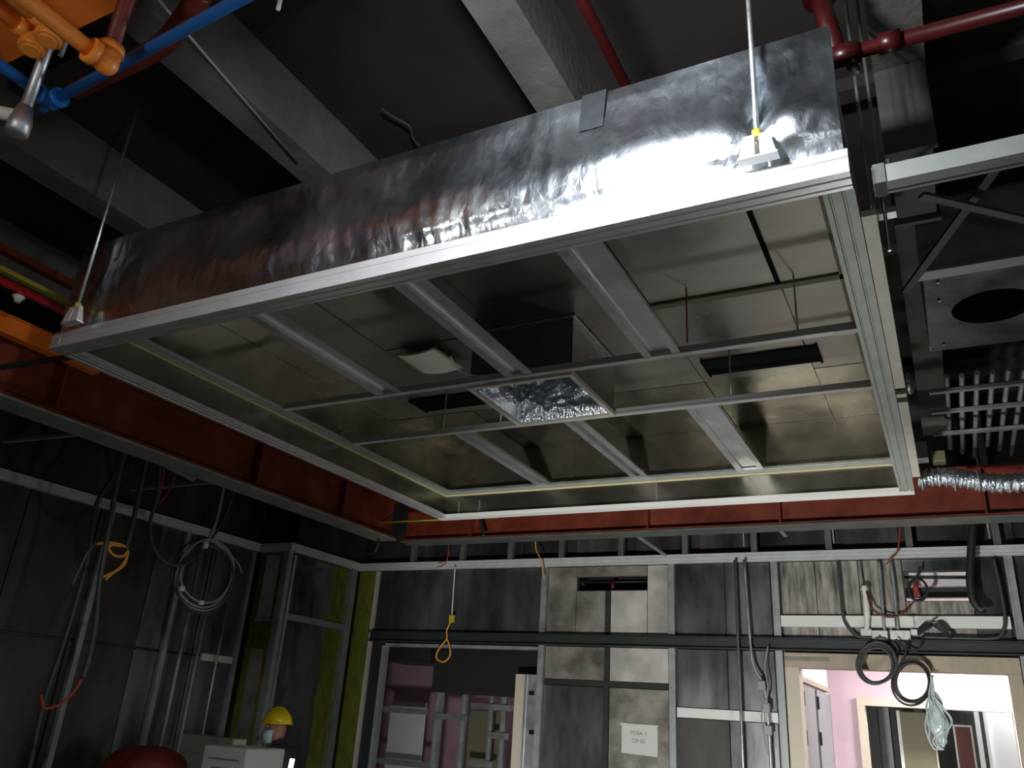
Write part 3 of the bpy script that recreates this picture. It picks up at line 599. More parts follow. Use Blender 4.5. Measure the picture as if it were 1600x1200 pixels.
# parallel pipe rack
prk = thing('pipe_rack', 'rack of parallel pale pipes over two dark cross bars at the right', 'pipe rack', (.4, 5.6, 3.5))
pys = 4.9
for i in range(9):
    x = .155+.074*i
    obj('pipe', MB().tube([(x, 4.72+.02*(i % 2), 3.5), (x, 6.05+.12*(i % 3), 3.5)], .014, 10), 'galv_dull', prk)
for y in (4.86, 5.2, 5.62): obj('cross_bar', MB().box(.06, .85, y, y+.035, 3.463, 3.482), 'galv_dull', prk)
for i in range(9): x = .155+.074*i; obj('clip', MB().tube([(x, 5.37+.03*(i % 2), 3.5), (x, 5.40+.03*(i % 2), 3.5)], .022, 10), 'black_steel', prk)
# flexible duct
fd = thing('flexible_duct', 'ribbed silver flexible duct lying beyond the right end of the plenum', 'duct', (.2, 5.72, 3.24))
pp = []; rr = []
a, b = ony(1440, 748, 5.62), ony(1585, 752, 5.62)
for i in range(57):
    t = i/56; p = a+(b-a)*(t*1.15-.05); pp.append(p+Vector((0, 0, .015*math.sin(t*6)))); rr.append(.055+(.010 if i % 4 == 0 else (-.006 if i % 4 == 2 else 0)))
obj('hose', MB().tube(pp, rr, 20), 'foil_fine', fd)
for t in (.0, .36, .62): p = a+(b-a)*t; obj('hoop', MB().tube([p+Vector((-.006, 0, 0)), p+Vector((.006, 0, 0))], .073, 20), 'galv', fd)
bx = ony(1432, 705, 5.327)
tag(obj('junction_box', MB().box(bx.x-.03, bx.x+.06, bx.y, bx.y+.1, bx.z-.05, bx.z+.06), 'alu_dull', bevel=.004), 'grey box fixed at the far right corner of the plenum', 'box')
bx = ony(1466, 712, 5.55)
tag(obj('junction_box', MB().box(bx.x-.035, bx.x+.04, bx.y, bx.y+.1, bx.z-.035, bx.z+.035), 'olive', bevel=.004), 'olive coloured block beside the grey box at the plenum corner', 'box')
tag(obj('cable_tray', MB().box(.0, 1.8, 6.35, 6.5, 3.18, 3.19).box(.0, 1.8, 6.35, 6.355, 3.19, 3.24).box(.0, 1.8, 6.495, 6.5, 3.19, 3.24), 'galv_dull'), 'dull cable tray above the far right doorway', 'tray')
for (a, b, lab) in (((985, 830), (1040, 868), 'dark sloping brace below the red beam in the middle'), ((1205, 812), (1228, 838), 'short sloping brace below the red beam at right')):
    p, q = ony(*a, 6.165), ony(*b, 6.5); tag(obj('strut', MB().bar(p, q, .03, .012), 'galv_dull'), lab, 'strut')
for (px, lab) in ((1162, 'thin vertical drop rod left of the conduit pair above the far wall'), (1303, 'thin vertical drop rod above the right doorway'), (1548, 'thin vertical drop rod at the far right above the far wall')):
    q = ony(px, 850, 6.75); tag(obj('thin_rod', MB().tube([(q.x, q.y, 3.02), (q.x, q.y, ZS)], .006, 6), 'galv_dull'), lab, 'rod')

# ================================================================== CABLES AND CONDUITS
def path(pxs, pl_, v, n=6, top=False):
    f = {'x': onx, 'y': ony, 'z': onz}[pl_]
    if top: a_ = f(*pxs[0], v); return [Vector((a_.x, a_.y, ZS)), Vector((a_.x, a_.y, a_.z+.25))] + smooth_path([f(x, y, v) for x, y in pxs], n)
    return smooth_path([f(x, y, v) for x, y in pxs], n)
h = thing('hanging_hose', 'long grey hose hanging by the left wall with an orange wire end', 'hose', onx(165, 790, -4.9))
obj('hose', MB().tube(path([(200, 600), (198, 680), (182, 760), (166, 850), (155, 915), (150, 970), (140, 1025), (129, 1060)], 'x', -4.9, top=True), .017, 10), 'hose_grey', h)
obj('wire', MB().tube(path([(129, 1060), (112, 1085), (92, 1101), (72, 1107), (66, 1100), (64, 1085)], 'x', -4.9), .009, 8), 'cable_red', h, 'orange-red wire end')
h = thing('hanging_hose', 'grey hose ending in a bundle of bare orange wires', 'hose', onx(215, 790, -4.95))
obj('hose', MB().tube(path([(238, 640), (234, 690), (220, 760), (207, 820), (197, 858)], 'x', -4.95, top=True), .017, 10), 'hose_grey', h)
obj('wires', MB().tube(path([(197, 855), (185, 850), (168, 848), (152, 850)], 'x', -4.95), .010, 8).tube(path([(190, 853), (172, 852), (172, 862), (182, 869), (194, 868), (200, 860)], 'x', -4.94), .009, 8).tube(path([(200, 860), (196, 875), (184, 890), (160, 902)], 'x', -4.94), .009, 8).tube(path([(201, 862), (194, 883), (176, 896), (165, 906)], 'x', -4.93), .007, 8), 'cable_orange', h, 'curled orange wires')
h = thing('hanging_hose', 'dark hose curving down to join the cable coil from the left', 'hose', onx(245, 800, -4.95))
obj('hose', MB().tube(path([(250, 700), (247, 770), (235, 815), (238, 850), (255, 876), (280, 883), (305, 872)], 'x', -4.95, top=True), .013, 10), 'hose_grey', h)
obj('wires', MB().tube(path([(252, 640), (256, 730), (246, 785)], 'x', -4.95), .008, 8).tube(path([(275, 740), (262, 770), (248, 788)], 'x', -4.95), .006, 8), 'cable_red', h, 'thin red wires at the top')
tag(obj('hanging_hose', MB().tube(path([(180, 740), (150, 790), (140, 860), (122, 930), (98, 1010), (68, 1100), (44, 1210)], 'x', -5.5, top=True), .016, 10), 'hose_grey'), 'grey hose hanging lowest and furthest to the left by the dark wall', 'hose')
tag(obj('hanging_hose', MB().tube(path([(167, 846), (150, 850), (138, 862), (126, 885), (112, 915)], 'x', -4.97), .012, 10), 'hose_grey'), 'short dark hose branching left of the orange wires', 'hose')
co = thing('cable_coil', 'large coil of grey cable hanging in front of the left wall', 'cable', onx(322, 945, -5.0))
cc = onx(321, 898, -5.0); 
for i in range(6):
    ry = .265+.014*math.sin(i*2.1); rz = .245+.012*math.cos(i*1.7); ox = .018*math.cos(i*2.4); oy = .018*math.sin(i*1.3)
    obj('turn', MB().tube([cc+Vector((ox+.01*math.sin(3*t), oy+ry*math.cos(t), .012*(i-2.5)+rz*math.sin(t))) for t in [2*PI*k/44 for k in range(44)]], .0085, 8, closed=True), 'cable_grey' if i % 2 else 'hose_grey', co)
obj('feed', MB().tube(path([(356, 700), (352, 740), (346, 780), (336, 820), (322, 850)], 'x', -5.0, top=True), .012, 8), 'cable_grey', co)
obj('feed', MB().tube(path([(372, 700), (370, 750), (358, 790), (342, 825), (324, 850)], 'x', -5.0, top=True), .010, 8), 'hose_grey', co)
for px, py, s in ((321, 851, .028), (284, 920, .018), (314, 942, .016)): q = onx(px, py, -4.98); obj('tie', MB().tube([q+Vector((0, 0, -s)), q+Vector((0, 0, s))], .022, 10), 'cable_white', co)
obj('loose_end', MB().tube(path([(335, 850), (355, 862), (372, 880), (378, 895)], 'x', -4.99), .006, 6), 'cable_grey', co)
# rods and conduits against the left wall
for pts, r_, m, lab in ((((372, 862), (337, 1035)), .010, 'galv', 'thin shiny conduit on the left wall passing behind the coil'), (((300, 850), (262, 1200)), .018, 'galv_dull', 'dull conduit on the left wall nearest to the coil'), (((318, 930), (282, 1200)), .014, 'galv_dull', 'slim dull conduit just right of the one behind the coil')):
    a, b = onx(*pts[0], XL+.06), onx(*pts[1], XL+.06)
    tag(obj('wall_conduit', MB().tube([(a.x, (a.y+b.y)/2, 2.95), (a.x, (a.y+b.y)/2, .05)], r_, 8), m), lab, 'conduit')
# far wall drops
pc = thing('pull_cord', 'white cord with a yellow tag and wire loop hanging over the dark doorway', 'cord', ony(706, 960, 6.98))
obj('cord', MB().tube(path([(711, 885), (708, 930), (706, 960)], 'y', 6.98), .007, 6), 'cable_white', pc)
q = ony(706, 967, 6.98); obj('tag', MB().box(q.x-.025, q.x+.025, q.y-.012, q.y+.012, q.z-.035, q.z+.035), 'yellow', pc, 'yellow tag')
obj('wire_loop', MB().tube(path([(704, 972), (698, 985), (698, 998), (690, 1008), (682, 1022), (684, 1031), (694, 1034), (703, 1024), (702, 1008), (698, 998)], 'y', 6.98), .008, 6), 'cable_orange', pc)
for i, (pts, m, lab) in enumerate(((((700, 838), (701, 860), (696, 880), (683, 886)), 'cable_red', 'thin reddish wire end curling above the dark doorway'), (((836, 838), (838, 860), (845, 875), (850, 905)), 'cable_orange', 'thin orange wire hanging at the stud right of the dark doorway'),
        (((1406, 830), (1402, 862), (1390, 875), (1385, 882)), 'cable_red', 'short red wire end above the right doorway conduits'), (((522, 838), (516, 848), (508, 857)), 'cable_red', 'short pinkish wire end above the wall jog'),
        (((545, 800), (548, 830), (562, 860), (585, 862), (592, 835), (588, 790)), 'cable_black', 'black cable looped down below the far left plenum corner'), (((745, 795), (752, 820), (756, 838)), 'cable_black', 'short black cable below the far frame rail'))):
    tag(obj('loose_wire', MB().tube(path(pts, 'y', 5.9 if m == 'cable_black' else 6.9, top=True), .014 if m == 'cable_black' else .006, 8), m), lab, 'wire')
tag(obj('loose_cable', MB().tube(path([(160, 625), (165, 650), (180, 668), (200, 672)], 'x', -4.5), .014, 8), 'cable_black'), 'black cable end drooping at the left red beam', 'cable')
for (x, lab) in ((-1.543, 'left bright rod in front of the dark far wall panel'), (-1.445, 'right bright rod in front of the dark far wall panel')):
    if x < -1.5: mb = MB().tube([(x, YB-.14, 2.95), (x, YB-.14, .03)], .011, 8)
    else: mb = MB().tube(smooth_path([(x-.02, YB-.14, 2.95), (x, YB-.14, 2.3), (x+.02, YB-.14, 2.1), (x+.09, YB-.14, 1.95), (x+.11, YB-.14, 1.6), (x+.11, YB-.14, .5)]), .011, 8)
    tag(obj('wall_rod', mb, 'galv'), lab, 'rod')
lp = thing('wire_cluster', 'small cluster of pale connectors on the right bright rod', 'wires', ony(1195, 1120, 6.95))
for px, py in ((1190, 1070), (1197, 1105), (1200, 1140)): q = ony(px, py, 6.95); obj('connector', MB().box(q.x-.03, q.x+.03, q.y-.02, q.y+.02, q.z-.04, q.z+.03), 'cable_grey', lp, bevel=.005)
obj('wire', MB().tube(path([(1200, 1010), (1195, 1040), (1200, 1080), (1190, 1120), (1200, 1180)], 'y', 6.93), .006, 6), 'cable_grey', lp)
# services over the bright doorway
wc = tag(obj('white_trunking', MB().prof('x', -1.21, .40, [(YB-.005, 2.425), (YB-.05, 2.425), (YB-.05, 2.51), (YB-.045, 2.514), (YB-.005, 2.514)]), 'white_paint'), 'bright white horizontal trunking above the lit doorway', 'trunking')
jb = thing('socket_cluster', 'group of white junction boxes fixed below the trunking above the lit doorway', 'junction boxes', (-.42, YB-.06, 2.34))
for px0, px1, py0, py1 in ((1346, 1362, 983, 994), (1364, 1387, 986, 1001), (1392, 1422, 986, 1001), (1424, 1436, 984, 993), (1385, 1398, 966, 980)):
    a, b = ony(px0, py1, YB-.06), ony(px1, py0, YB-.06); obj('box', MB().box(a.x, b.x, YB-.10, YB-.055, a.z, b.z), 'white_paint', jb, bevel=.004)
a = ony(1424, 968, YB-.06); obj('spout', MB().box(a.x-.015, a.x+.015, YB-.085, YB-.058, a.z-.05, a.z+.02), 'white_paint', jb)
def cond(pts, r_, m, lab, y=YB-.08, name='conduit'): return tag(obj(name, MB().tube(path(pts, 'y', y, 5), r_, 8), m), lab, 'conduit')
cond([(1309, 878), (1313, 920), (1317, 960), (1322, 975), (1334, 990), (1350, 996), (1420, 997)], .011, 'hose_grey', 'thin conduit bending in at the left of the white boxes')
cond([(1552, 872), (1562, 915), (1570, 960), (1568, 985), (1555, 997), (1500, 997), (1440, 995)], .013, 'hose_grey', 'thin conduit bending in from the right to the white boxes')
cond([(1373, 876), (1376, 910), (1380, 960), (1382, 985)], .012, 'galv_dull', 'left of the two close vertical conduits feeding the white boxes')
cond([(1391, 876), (1396, 910), (1400, 950), (1403, 983)], .012, 'galv_dull', 'right of the two close vertical conduits feeding the white boxes', name='conduit')
cond([(1343, 876), (1345, 900), (1348, 915)], .007, 'galv_dull', 'short thin conduit above the pale gooseneck bracket')
gn = thing('bracket_arm', 'pale tapered bracket with reddish wire above the white boxes', 'bracket', ony(1352, 950, 7.0))
obj('arm', MB().tube(path([(1350, 915), (1353, 940), (1355, 965), (1354, 985)], 'y', 6.99), [.02]*5+[.024]*5+[.02]*6, 8), 'white_paint', gn)
obj('hook', MB().tube(path([(1345, 922), (1347, 916), (1354, 916), (1356, 922)], 'y', 6.985), .010, 8), 'galv', gn)
obj('wire', MB().tube(path([(1354, 924), (1360, 945), (1370, 957), (1390, 964), (1408, 960), (1420, 950), (1424, 944)], 'y', 6.97), .007, 8), 'dark_red', gn)
def loops(label, cx, cy, rx, ry, n, y, m, feed=None, seed=0, name='cable_loop'):
    t = thing(name, label, 'cable', ony(cx, cy+ry, y)); rnd = random.Random(seed)
    for i in range(n):
        k = rnd.uniform(.86, 1.04); ox, oy = rnd.uniform(-3, 3), rnd.uniform(-3, 3)
        obj('turn', MB().tube([ony(cx+ox+rx*k*math.cos(2*PI*j/36), cy+oy+ry*k*math.sin(2*PI*j/36), y+.012*i) for j in range(36)], .008, 8, closed=True), m, t)
    if feed: obj('feed', MB().tube(path(feed, 'y', y), .008, 8), m, t)
    return t
loops('dark ring of cable hanging in front of the small lit wall slot', 1433, 921, 16, 19, 2, 6.96, 'cable_black', [(1437, 885), (1436, 895), (1432, 904)], 1)
loops('left one of two big black cable coils hanging into the lit doorway', 1368, 1038, 29, 31, 5, 6.86, 'hose_grey', [(1370, 1000), (1352, 1020), (1345, 1040)], 2)
loops('right one of two big black cable coils hanging into the lit doorway', 1424, 1067, 30, 34, 5, 6.9, 'cable_black', [(1417, 1003), (1412, 1030), (1396, 1050)], 3)
bd = thing('cable_bundle', 'bundle of black cable arching over the right end of the white boxes', 'cable', ony(1460, 985, 6.95))
for i, dy_ in enumerate((0, 5, 9, 14)): obj('strand', MB().tube(path([(1434, 992-dy_/2), (1448, 983-dy_/1.5), (1466, 975+dy_/2), (1478, 984+dy_/2), (1486, 998)], 'y', 6.95+.008*i), .009, 8), 'cable_black', bd)
obj('strand', MB().tube(path([(1440, 982), (1452, 974), (1461, 969)], 'y', 6.94), .006, 6), 'cable_black', bd)
obj('strand', MB().tube(path([(1440, 998), (1438, 1010), (1428, 1018), (1412, 1010), (1400, 998)], 'y', 6.93), .006, 6), 'cable_black', bd)
tag(obj('flat_cable', MB().tube(path([(1520, 820), (1517, 870), (1516, 910), (1521, 938), (1532, 952), (1537, 950)], 'y', 6.9, top=True), .030, 10), 'cable_black'), 'thick black sleeve hanging beside the small lit wall slot', 'cable')
pf = thing('film_bundle', 'clump of pale plastic film and wire dangling in the lit doorway', 'film', ony(1465, 1170, 6.9))
for i in range(16):
    rnd = random.Random(40+i); x = 1452+rnd.uniform(-6, 22)
    obj('strand', MB().tube(path([(1456+rnd.uniform(-2, 2), 1055), (1455+rnd.uniform(-4, 6), 1085), (x, 1105+rnd.uniform(-8, 8)), (x+rnd.uniform(-10, 16), 1130), (1468+rnd.uniform(-16, 12), 1158), (1466+rnd.uniform(-6, 10), 1172)], 'y', 6.9+.02*(i % 4)), [.006+.0*j for j in range(31)], 6), 'plastic_film', pf)
def fl(u, v):
    q = ony(1466, 1125, 6.93); a = 2*PI*u; r_ = (.008+.045*math.sin(PI*v)**.7)*(1+.4*noise.noise(Vector((math.cos(a)*2, math.sin(a)*2, v*4))))
    return (q.x+r_*math.cos(a), q.y+r_*.5*math.sin(a), q.z+.19*(1-2*v))
obj('film', MB().grid(fl, 24, 20, False), 'plastic_film', pf)
# things showing through the wall slots
tag(obj('slot_beam', MB().box(-.35, .25, 7.40, 7.46, 2.70, 2.785), 'black_steel'), 'dark bar inside the lit wall slot above the doorway', 'bar')
tag(obj('slot_pipe', MB().tube([(-.30, 7.30, 2.845), (.22, 7.30, 2.835)], .012, 8), 'cable_black'), 'thin black pipe across the top of the lit wall slot', 'pipe')
tag(obj('red_fitting', MB().tube([(-.20, 7.32, 2.70), (-.20, 7.32, 2.82)], .022, 10), 'cable_red'), 'small red fitting inside the lit wall slot', 'fitting')
tag(obj('red_fitting', MB().tube([(-2.72, 7.195, 2.745), (-2.72, 7.195, 2.85)], .022, 10), 'red_pipe'), 'small dark red fitting inside the narrow dark wall slot', 'fitting')
tag(obj('slot_pipe', MB().tube([(-3.1, 7.19, 2.822), (-2.3, 7.19, 2.822)], .010, 8), 'cable_black'), 'thin black pipe seen inside the narrow dark wall slot', 'pipe')

# ================================================================== ROOMS BEHIND THE DOORWAYS
# corridor behind the bright doorway
dc = struct('wall_corridor_left', MB().box(-1.30, -1.20, 7.32, 9.5, 0, 3.0), 'white_wall', 'left wall of the lit corridor', 'wall')
struct('wall_corridor_right', MB().box(.95, 1.05, 7.32, 9.6, 0, 3.0), 'white_wall', 'right wall of the lit corridor', 'wall')
struct('ceiling_corridor', MB().box(-1.3, 1.05, 7.32, 9.6, 2.78, 2.88), 'white_wall', 'ceiling of the lit corridor', 'ceiling')
struct('wall_corridor_end', MB().box(-1.2, -.93, 9.5, 9.6, 0, 2.78).box(.50, .95, 9.5, 9.6, 0, 2.78).box(-.93, .50, 9.5, 9.6, 2.02, 2.78), 'pink', 'pink end wall of the lit corridor with a second doorway', 'wall')
struct('wall_corridor_front', MB().box(-1.3, 1.05, 7.22, 7.32, 2.88, 3.02), 'white_wall', 'strip over the lit corridor', 'wall')
# timber frame of the bright doorway
df = thing('door_frame', 'timber frame around the lit doorway in the far wall', 'door frame', (-.4, YB, 0))
obj('head', MB().box(-1.205, .415, YB-.035, YB+.14, 2.115, 2.225), 'timber', df)
obj('jamb', MB().box(-1.205, -1.10, YB-.035, YB+.14, 0, 2.114), 'cream', df)
obj('jamb', MB().box(.335, .415, YB-.035, YB+.14, 0, 2.114), 'timber', df)
obj('seal', MB().box(-1.205, -.86, YB-.038, YB-.0355, 2.165, 2.195), 'carton', df)
# grey door leaves along the corridor's left wall
for i, (y0, y1, lab) in enumerate(((7.55, 8.22, 'nearer grey door leaf on the left wall of the lit corridor'), (8.36, 9.2, 'further grey door leaf on the left wall of the lit corridor'))):
    d = thing('door_leaf', lab, 'door', (-1.17, (y0+y1)/2, .01), 'grey corridor doors')
    obj('leaf', MB().box(-1.195, -1.155, y0, y1, .01, 2.02), 'door_grey', d, bevel=.003)
    for z in (.3, 1.55, 1.85): obj('hinge', MB().box(-1.155, -1.140, y0-.02, y0+.015, z, z+.11), 'black_steel', d)
    obj('gap_strip', MB().box(-1.198, -1.16, y1+.01, y1+.07, .01, 2.02), 'black_steel', d)
obj('door_closer_rail', MB().box(-1.195, -1.15, 7.5, 9.25, 2.04, 2.08), 'timber')
tag(bpy.data.objects['door_closer_rail'], 'brown rail above the grey corridor doors', 'rail')
f2 = thing('door_frame', 'cream frame of the second doorway at the end of the lit corridor', 'door frame', (-.2, 9.5, 0))
obj('head', MB().box(-.93, .50, 9.46, 9.62, 1.945, 2.02), 'cream', f2)
obj('jamb', MB().box(-.93, -.86, 9.46, 9.62, 0, 1.944), 'cream', f2)
obj('jamb', MB().box(.43, .50, 9.46, 9.62, 0, 1.944), 'cream', f2)
# the room past it
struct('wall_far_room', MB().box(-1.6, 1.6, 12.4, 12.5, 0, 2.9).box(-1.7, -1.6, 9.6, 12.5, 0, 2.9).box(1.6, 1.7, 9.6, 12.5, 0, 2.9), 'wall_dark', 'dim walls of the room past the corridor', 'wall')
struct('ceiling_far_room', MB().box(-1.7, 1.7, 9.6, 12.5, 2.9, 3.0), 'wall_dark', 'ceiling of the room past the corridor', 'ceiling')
dl = thing('glazed_door', 'olive door leaf with thin white stile seen through the second doorway', 'door', (-.35, 10.0, 0))
a, b = ony(1405, 1112, 10.0), ony(1448, 1112, 10.0)
obj('leaf', MB().box(a.x, b.x+.04, 10.0, 10.04, .01, a.z), 'olive', dl)
obj('stile', MB().box(a.x-.03, a.x, 9.99, 10.05, .01, a.z+.01), 'white_paint', dl, 'white edge stile')
obj('stile', MB().box(b.x+.04, b.x+.055, 9.99, 10.05, .01, a.z), 'cream', dl)
cbn = thing('wall_locker', 'grey locker panels left of the olive door in the room past the corridor', 'locker', (-.85, 11.0, 0))
for i in range(3):
    a = ony(1352+19*i, 1110, 11.0); b = ony(1369+19*i, 1110, 11.0)
    obj('panel', MB().box(a.x, b.x, 11.0+.02*i, 11.04+.02*i, .01, 1.99), ('door_grey', 'galv_dull', 'black_steel')[i], cbn)
wf = thing('window_frame', 'white framed lit glazing at the right of the room past the corridor', 'window', (.5, 11.4, 0))
a, b = ony(1522, 1120, 11.2), ony(1600, 1120, 11.2)
obj('pane', MB().box(a.x+.12, b.x+.2, 11.22, 11.23, .6, 2.1), 'white_wall', wf)
obj('stile', MB().box(a.x, a.x+.05, 11.18, 11.25, 0, 2.1), 'white_paint', wf); obj('stile', MB().box(a.x+.09, a.x+.12, 11.18, 11.25, 0, 2.1), 'white_paint', wf)
obj('sill', MB().box(a.x+.12, b.x+.2, 11.16, 11.25, 1.25, 1.32), 'galv', wf)
pf2 = thing('picture_panel', 'dark red framed panel hanging in the room past the corridor', 'panel', (.1, 11.3, 0))
a, b = ony(1488, 1132, 11.3), ony(1518, 1132, 11.3)
obj('board', MB().box(a.x+.02, b.x-.02, 11.31, 11.33, .3, a.z-.02), 'dark_red', pf2)
obj('surround', MB().box(a.x, a.x+.02, 11.3, 11.34, .3, a.z).box(b.x-.02, b.x, 11.3, 11.34, .3, a.z).box(a.x+.02, b.x-.02, 11.3, 11.34, a.z-.02, a.z), 'white_paint', pf2)
# room behind the dark doorway
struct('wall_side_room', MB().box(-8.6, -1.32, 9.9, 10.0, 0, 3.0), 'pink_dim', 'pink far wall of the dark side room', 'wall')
struct('wall_side_room_right', MB().box(-3.15, -3.05, 7.3, 9.9, 0, 3.0), 'wall_dark', 'right wall of the dark side room', 'wall')
struct('ceiling_side_room', MB().box(-8.6, -1.32, 7.33, 10.0, 2.9, 3.0), 'slab', 'ceiling of the dark side room', 'ceiling')
struct('floor_side_room', MB().box(-8.8, -7.21, 6, 10.2, -.1, 0), 'floor', 'floor edge of the dark side room', 'floor')
sf = thing('stud_frame', 'bare metal stud partition standing inside the dark doorway', 'stud frame', (-5, 7.9, 0))
yS = 8.3
def sst(px, w_, m='galv_dull', y=yS, z1=2.6):
    a = ony(px, 1150, y); obj('stud', MB().box(a.x-w_/2, a.x+w_/2, y, y+.04, .01, z1).box(a.x-w_/2, a.x-w_/2+.006, y-.03, y, .01, z1), m, sf)
for px, w_ in ((682, .07), (722, .045), (765, .03), (785, .05)): sst(px, w_)
for pts in (((590, 1107), (668, 1113)), ((680, 1115), (730, 1126)), ((735, 1103), (805, 1107)), ((765, 1148), (795, 1152)), ((585, 1190), (672, 1194)), ((730, 1192), (770, 1195))):
    a, b = ony(*pts[0], yS-.05), ony(*pts[1], yS-.05); obj('noggin', MB().box(a.x, b.x, yS-.05, yS-.035, (a.z+b.z)/2-.03, (a.z+b.z)/2+.03), 'galv', sf)
a, b = ony(612, 1095, 8.7), ony(655, 1210, 8.7)
tag(obj('plasterboard', MB().box(a.x, b.x, 8.7, 8.72, b.z-.5, a.z), 'cardboard_white'), 'pale grey board standing behind the studs in the dark doorway', 'board')
a, b = ony(734, 1110, 8.8), ony(775, 1210, 8.8)
tag(obj('plasterboard', MB().box(a.x, b.x, 8.8, 8.82, .01, a.z), 'olive'), 'brownish board standing behind the studs in the dark doorway', 'board')
tag(obj('shade_box', MB().box(ony(674, 1080, 7.5).x, ony(850, 1080, 7.5).x, 7.5, 8.1, ony(760, 1085, 7.5).z, 2.898), 'cable_black'), 'deep dark box standing in for the shade under the ceiling of the dark side room', 'duct')  # dark boxes put in to darken the upper part of this doorway
tag(obj('shade_box', MB().box(ony(590, 1035, 7.5).x, ony(672, 1035, 7.5).x, 7.5, 8.1, ony(640, 1034, 7.5).z, 2.898), 'cable_black'), 'shallower dark box standing in for the shade at the left under the ceiling of the dark side room', 'duct')
di = thing('door_lining', 'cream board and perforated metal post at the right of the dark doorway', 'post', (-3.5, YB, 0))
a, b, c = ony(806, 1150, 7.25), ony(822, 1150, 7.25), ony(848, 1150, 7.25)
obj('board', MB().box(a.x, b.x, 7.18, 7.22, .01, 1.985), 'cream', di)
obj('post', MB().box(b.x, c.x, 7.16, 7.20, .01, 1.985).box(b.x+.02, b.x+.028, 7.15, 7.16, .01, 1.985).box(c.x-.03, c.x-.022, 7.15, 7.16, .01, 1.985), 'galv', di)
for py in (1083, 1144): q = ony(830, py, 7.155); obj('hole', MB().box(q.x-.02, q.x+.03, 7.148, 7.158, q.z-.018, q.z+.018), 'slot_dark', di)
obj('latch', MB().box(q.x+.05, q.x+.075, 7.14, 7.158, q.z+.18, q.z+.24), 'white_paint', di)

# ================================================================== LOWER LEFT: CARTONS, SACK, LAMP, PERSON
def carton(x, y, z, w_, d_, h_, m, lab, rz=0):
    t = thing('carton', lab, 'box', (x, y, z), 'stacked cartons')
    obj('body', MB().box(x-w_/2, x+w_/2, y-d_/2, y+d_/2, z, z+h_), m, t, bevel=.006)
    obj('flap', MB().box(x-w_/2+.004, x-.003, y-d_/2+.004, y+d_/2-.004, z+h_+.0005, z+h_+.004).box(x+.003, x+w_/2-.004, y-d_/2+.004, y+d_/2-.004, z+h_+.0005, z+h_+.004), m, t)
    for i, zz in enumerate((.80, .66, .42)): obj('printed_line', MB().box(x-w_/2+.05+.05*(i % 2), x+w_/2-.06-.04*i, y-d_/2-.0012, y-d_/2-.0006, z+h_*zz, z+h_*zz+.012), 'ink', t)
    return t
carton(-4.76, 5.0, 0, .46, .42, .42, 'cardboard_white', 'white carton at the bottom of the stack by the person')
carton(-4.77, 5.0, .426, .44, .40, .42, 'cardboard_white', 'white carton in the middle of the stack by the person')
carton(-4.775, 5.0, .852, .42, .40, .42, 'cardboard_white', 'white carton on top of the stack by the person')
carton(-5.38, 5.30, 0, .60, .16, .66, 'carton', 'dull beige carton at the bottom behind the white stack')
carton(-5.42, 5.30, .666, .58, .15, .64, 'carton', 'dull beige carton on top behind the white stack')
t = thing('storage_bin', 'black bin holding the red sack beside the left wall', 'bin', (-5.5, 4.7, 0))
obj('body', MB().tube([(-5.45, 4.7, 0), (-5.45, 4.7, .95)], [.24, .30], 24), 'black_steel', t)
obj('rim', MB().tube([(-5.45, 4.7, .93), (-5.45, 4.7, .96)], .315, 24), 'black_steel', t)
def sk(u, v):
    a = 2*PI*u; r_ = .30*math.cos(v*PI/2)**.6*(1+.18*noise.noise(Vector((math.cos(a)*2, math.sin(a)*2, v*2))))
    return (-5.45+r_*math.cos(a), 4.7+r_*math.sin(a), .965+.26*math.sin(v*PI/2)+.03*noise.noise(Vector((math.cos(a)*3, math.sin(a)*3, 2+v))))
tag(obj('red_sack', MB().grid(sk, 32, 14), 'red_sack'), 'crumpled red sack bulging out of the black bin by the left wall', 'sack')
lt = thing('tube_lamp', 'lit white tube lamp leaning upright at the bottom edge beside the person', 'lamp', (-4.62, 5.25, 0))
q = ony(457, 1186, 5.42)
obj('tube', MB().tube([(q.x-.07, 5.42, .55), (q.x, 5.42, q.z)], .018, 12), 'tube_light', lt)
obj('stand', MB().tube([(q.x-.12, 5.42, .0), (q.x-.07, 5.42, .55)], .014, 8).tube([(q.x-.12, 5.42, 0), (q.x-.12, 5.42, .03)], .12, 20), 'black_steel', lt)

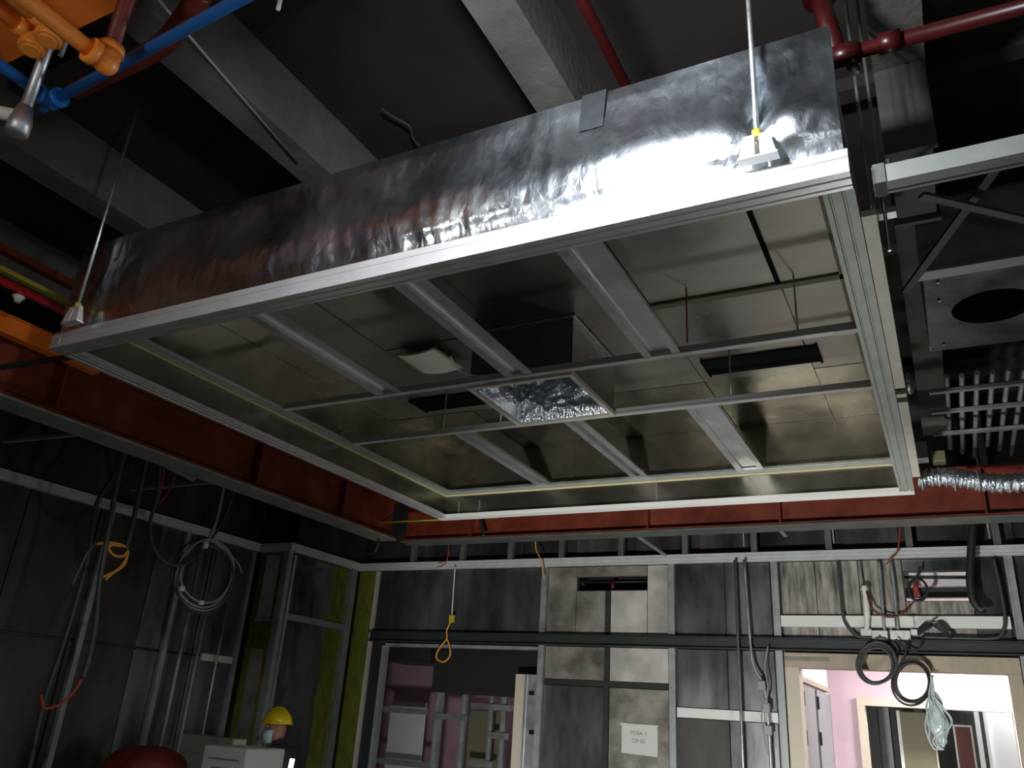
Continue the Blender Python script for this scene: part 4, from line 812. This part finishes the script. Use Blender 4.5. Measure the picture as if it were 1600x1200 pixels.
# person: one continuous skinned body, only head and shoulders reach into the picture
per = thing('person', 'person in dark clothes, yellow hard hat and pale mask, looking down by the cartons', 'person', (-5.07, 5.68, 0))
PX, PY = -5.07, 5.68
def skin_body():
    J = {'pel': ((PX+.10, PY, .84), .13), 'sp': ((PX+.10, PY, 1.0), .125), 'ch': ((PX+.06, PY, 1.16), .14), 'nk': ((PX+.01, PY-.01, 1.27), .055), 'hd': ((PX-.01, PY-.015, 1.345), .05)}
    E_ = [('pel', 'sp'), ('sp', 'ch'), ('ch', 'nk'), ('nk', 'hd')]
    for s, n in ((1, 'a'), (-1, 'b')):
        J.update({'sh'+n: ((PX+.06, PY+s*.18, 1.20), .06), 'el'+n: ((PX+.0, PY+s*.25-.02, .97), .045), 'wr'+n: ((PX-.20, PY+s*.12-.14, 1.06 if s < 0 else 1.0), .03), 'hn'+n: ((PX-.27, PY+s*.08-.18, 1.08 if s < 0 else 1.0), .028),
                  'hp'+n: ((PX+.10, PY+s*.10, .80), .095), 'kn'+n: ((PX+.06, PY+s*.12, .46), .065), 'an'+n: ((PX+.10, PY+s*.13, .09), .045), 'to'+n: ((PX-.06, PY+s*.14, .04), .04)})
        E_ += [('ch', 'sh'+n), ('sh'+n, 'el'+n), ('el'+n, 'wr'+n), ('wr'+n, 'hn'+n), ('pel', 'hp'+n), ('hp'+n, 'kn'+n), ('kn'+n, 'an'+n), ('an'+n, 'to'+n)]
        hb = Vector(J['hn'+n][0])
        for i in range(4):
            a_ = hb+Vector((-.035, (i-1.5)*.02, .004)); b_ = a_+Vector((-.035-.006*(1 if i in (1, 2) else 0), (i-1.5)*.004, -.012))
            J['f%s%d' % (n, i)] = (a_, .010); J['g%s%d' % (n, i)] = (b_, .008); E_ += [('hn'+n, 'f%s%d' % (n, i)), ('f%s%d' % (n, i), 'g%s%d' % (n, i))]
        J['t'+n] = (hb+Vector((-.005, -s*.04, .01)), .010); J['u'+n] = (hb+Vector((-.035, -s*.052, .005)), .009); E_ += [('hn'+n, 't'+n), ('t'+n, 'u'+n)]
    ks = list(J); me = bpy.data.meshes.new('body'); o0 = Vector((PX, PY, 0))
    me.from_pydata([Vector(J[k][0])-o0 for k in ks], [(ks.index(a), ks.index(b)) for a, b in E_], [])
    o = bpy.data.objects.new('body', me); C.objects.link(o); o.parent = per
    md = o.modifiers.new('skin', 'SKIN')
    for i, k in enumerate(ks):
        sv = me.skin_vertices[0].data[i]; sv.radius = (J[k][1],)*2; sv.use_root = (k == 'pel')
    md.use_smooth_shade = True; s2 = o.modifiers.new('sub', 'SUBSURF'); s2.levels = 1; s2.render_levels = 2
    return o
bo = skin_body(); bo.data.materials.append(M['cloth_dark'])
H = Vector((PX-.03, PY-.02, 1.395))
FD = Vector((-.72, -.69, 0)); SD = Vector((.69, -.72, 0))
obj('face', MB().ball(H, .082, .082, .115, 20, 14).ball(H+FD*.084, .014, .014, .022, 8, 6).ball(H+SD*.08, .012, .012, .03, 8, 6).ball(H-SD*.08, .012, .012, .03, 8, 6), 'skin', per)
for s_ in (-1, 1): obj('eye', MB().ball(H+FD*.074+SD*s_*.03+Vector((0, 0, .015)), .011, .011, .008, 10, 6), 'cable_white', per)
def mk(u, v):
    a = (u-.5)*2.5; r_ = .090+.016*math.sin(PI*v)*math.cos(a)
    return tuple(H+FD*(r_*math.cos(a))+SD*(r_*math.sin(a))+Vector((0, 0, -.012-.098*v)))
obj('face_mask', MB().grid(mk, 14, 8).tube([H+SD*.075+FD*.03+Vector((0, 0, -.03)), H+SD*.085+Vector((0, 0, -.005))], .003, 5).tube([H-SD*.075+FD*.03+Vector((0, 0, -.03)), H-SD*.085+Vector((0, 0, -.005))], .003, 5), 'mask', per)
hh = obj('hard_hat', MB().ball(H+Vector((.0, 0, .045)), .132, .112, .115, 24, 10, 0.0), 'helmet', per)
obj('brim', MB().tube([H+Vector((.0, 0, .038)), H+Vector((0, 0, .048))], [.128, .13], 24).tube([H+Vector((-.10, 0, .03)), H+Vector((-.10, 0, .04))], [.075, .072], 18), 'helmet', hh)
obj('ridge', MB().tube([H+Vector((.125*math.cos(t), 0, .05+.115*math.sin(t))) for t in [PI*k/12 for k in range(13)]], .010, 6), 'helmet', hh)
for s in (-1, 1): obj('glove', MB().ball((PX-.255, PY+s*.08-.18, 1.08 if s < 0 else 1.0), .05, .042, .034, 12, 8), 'glove', per)
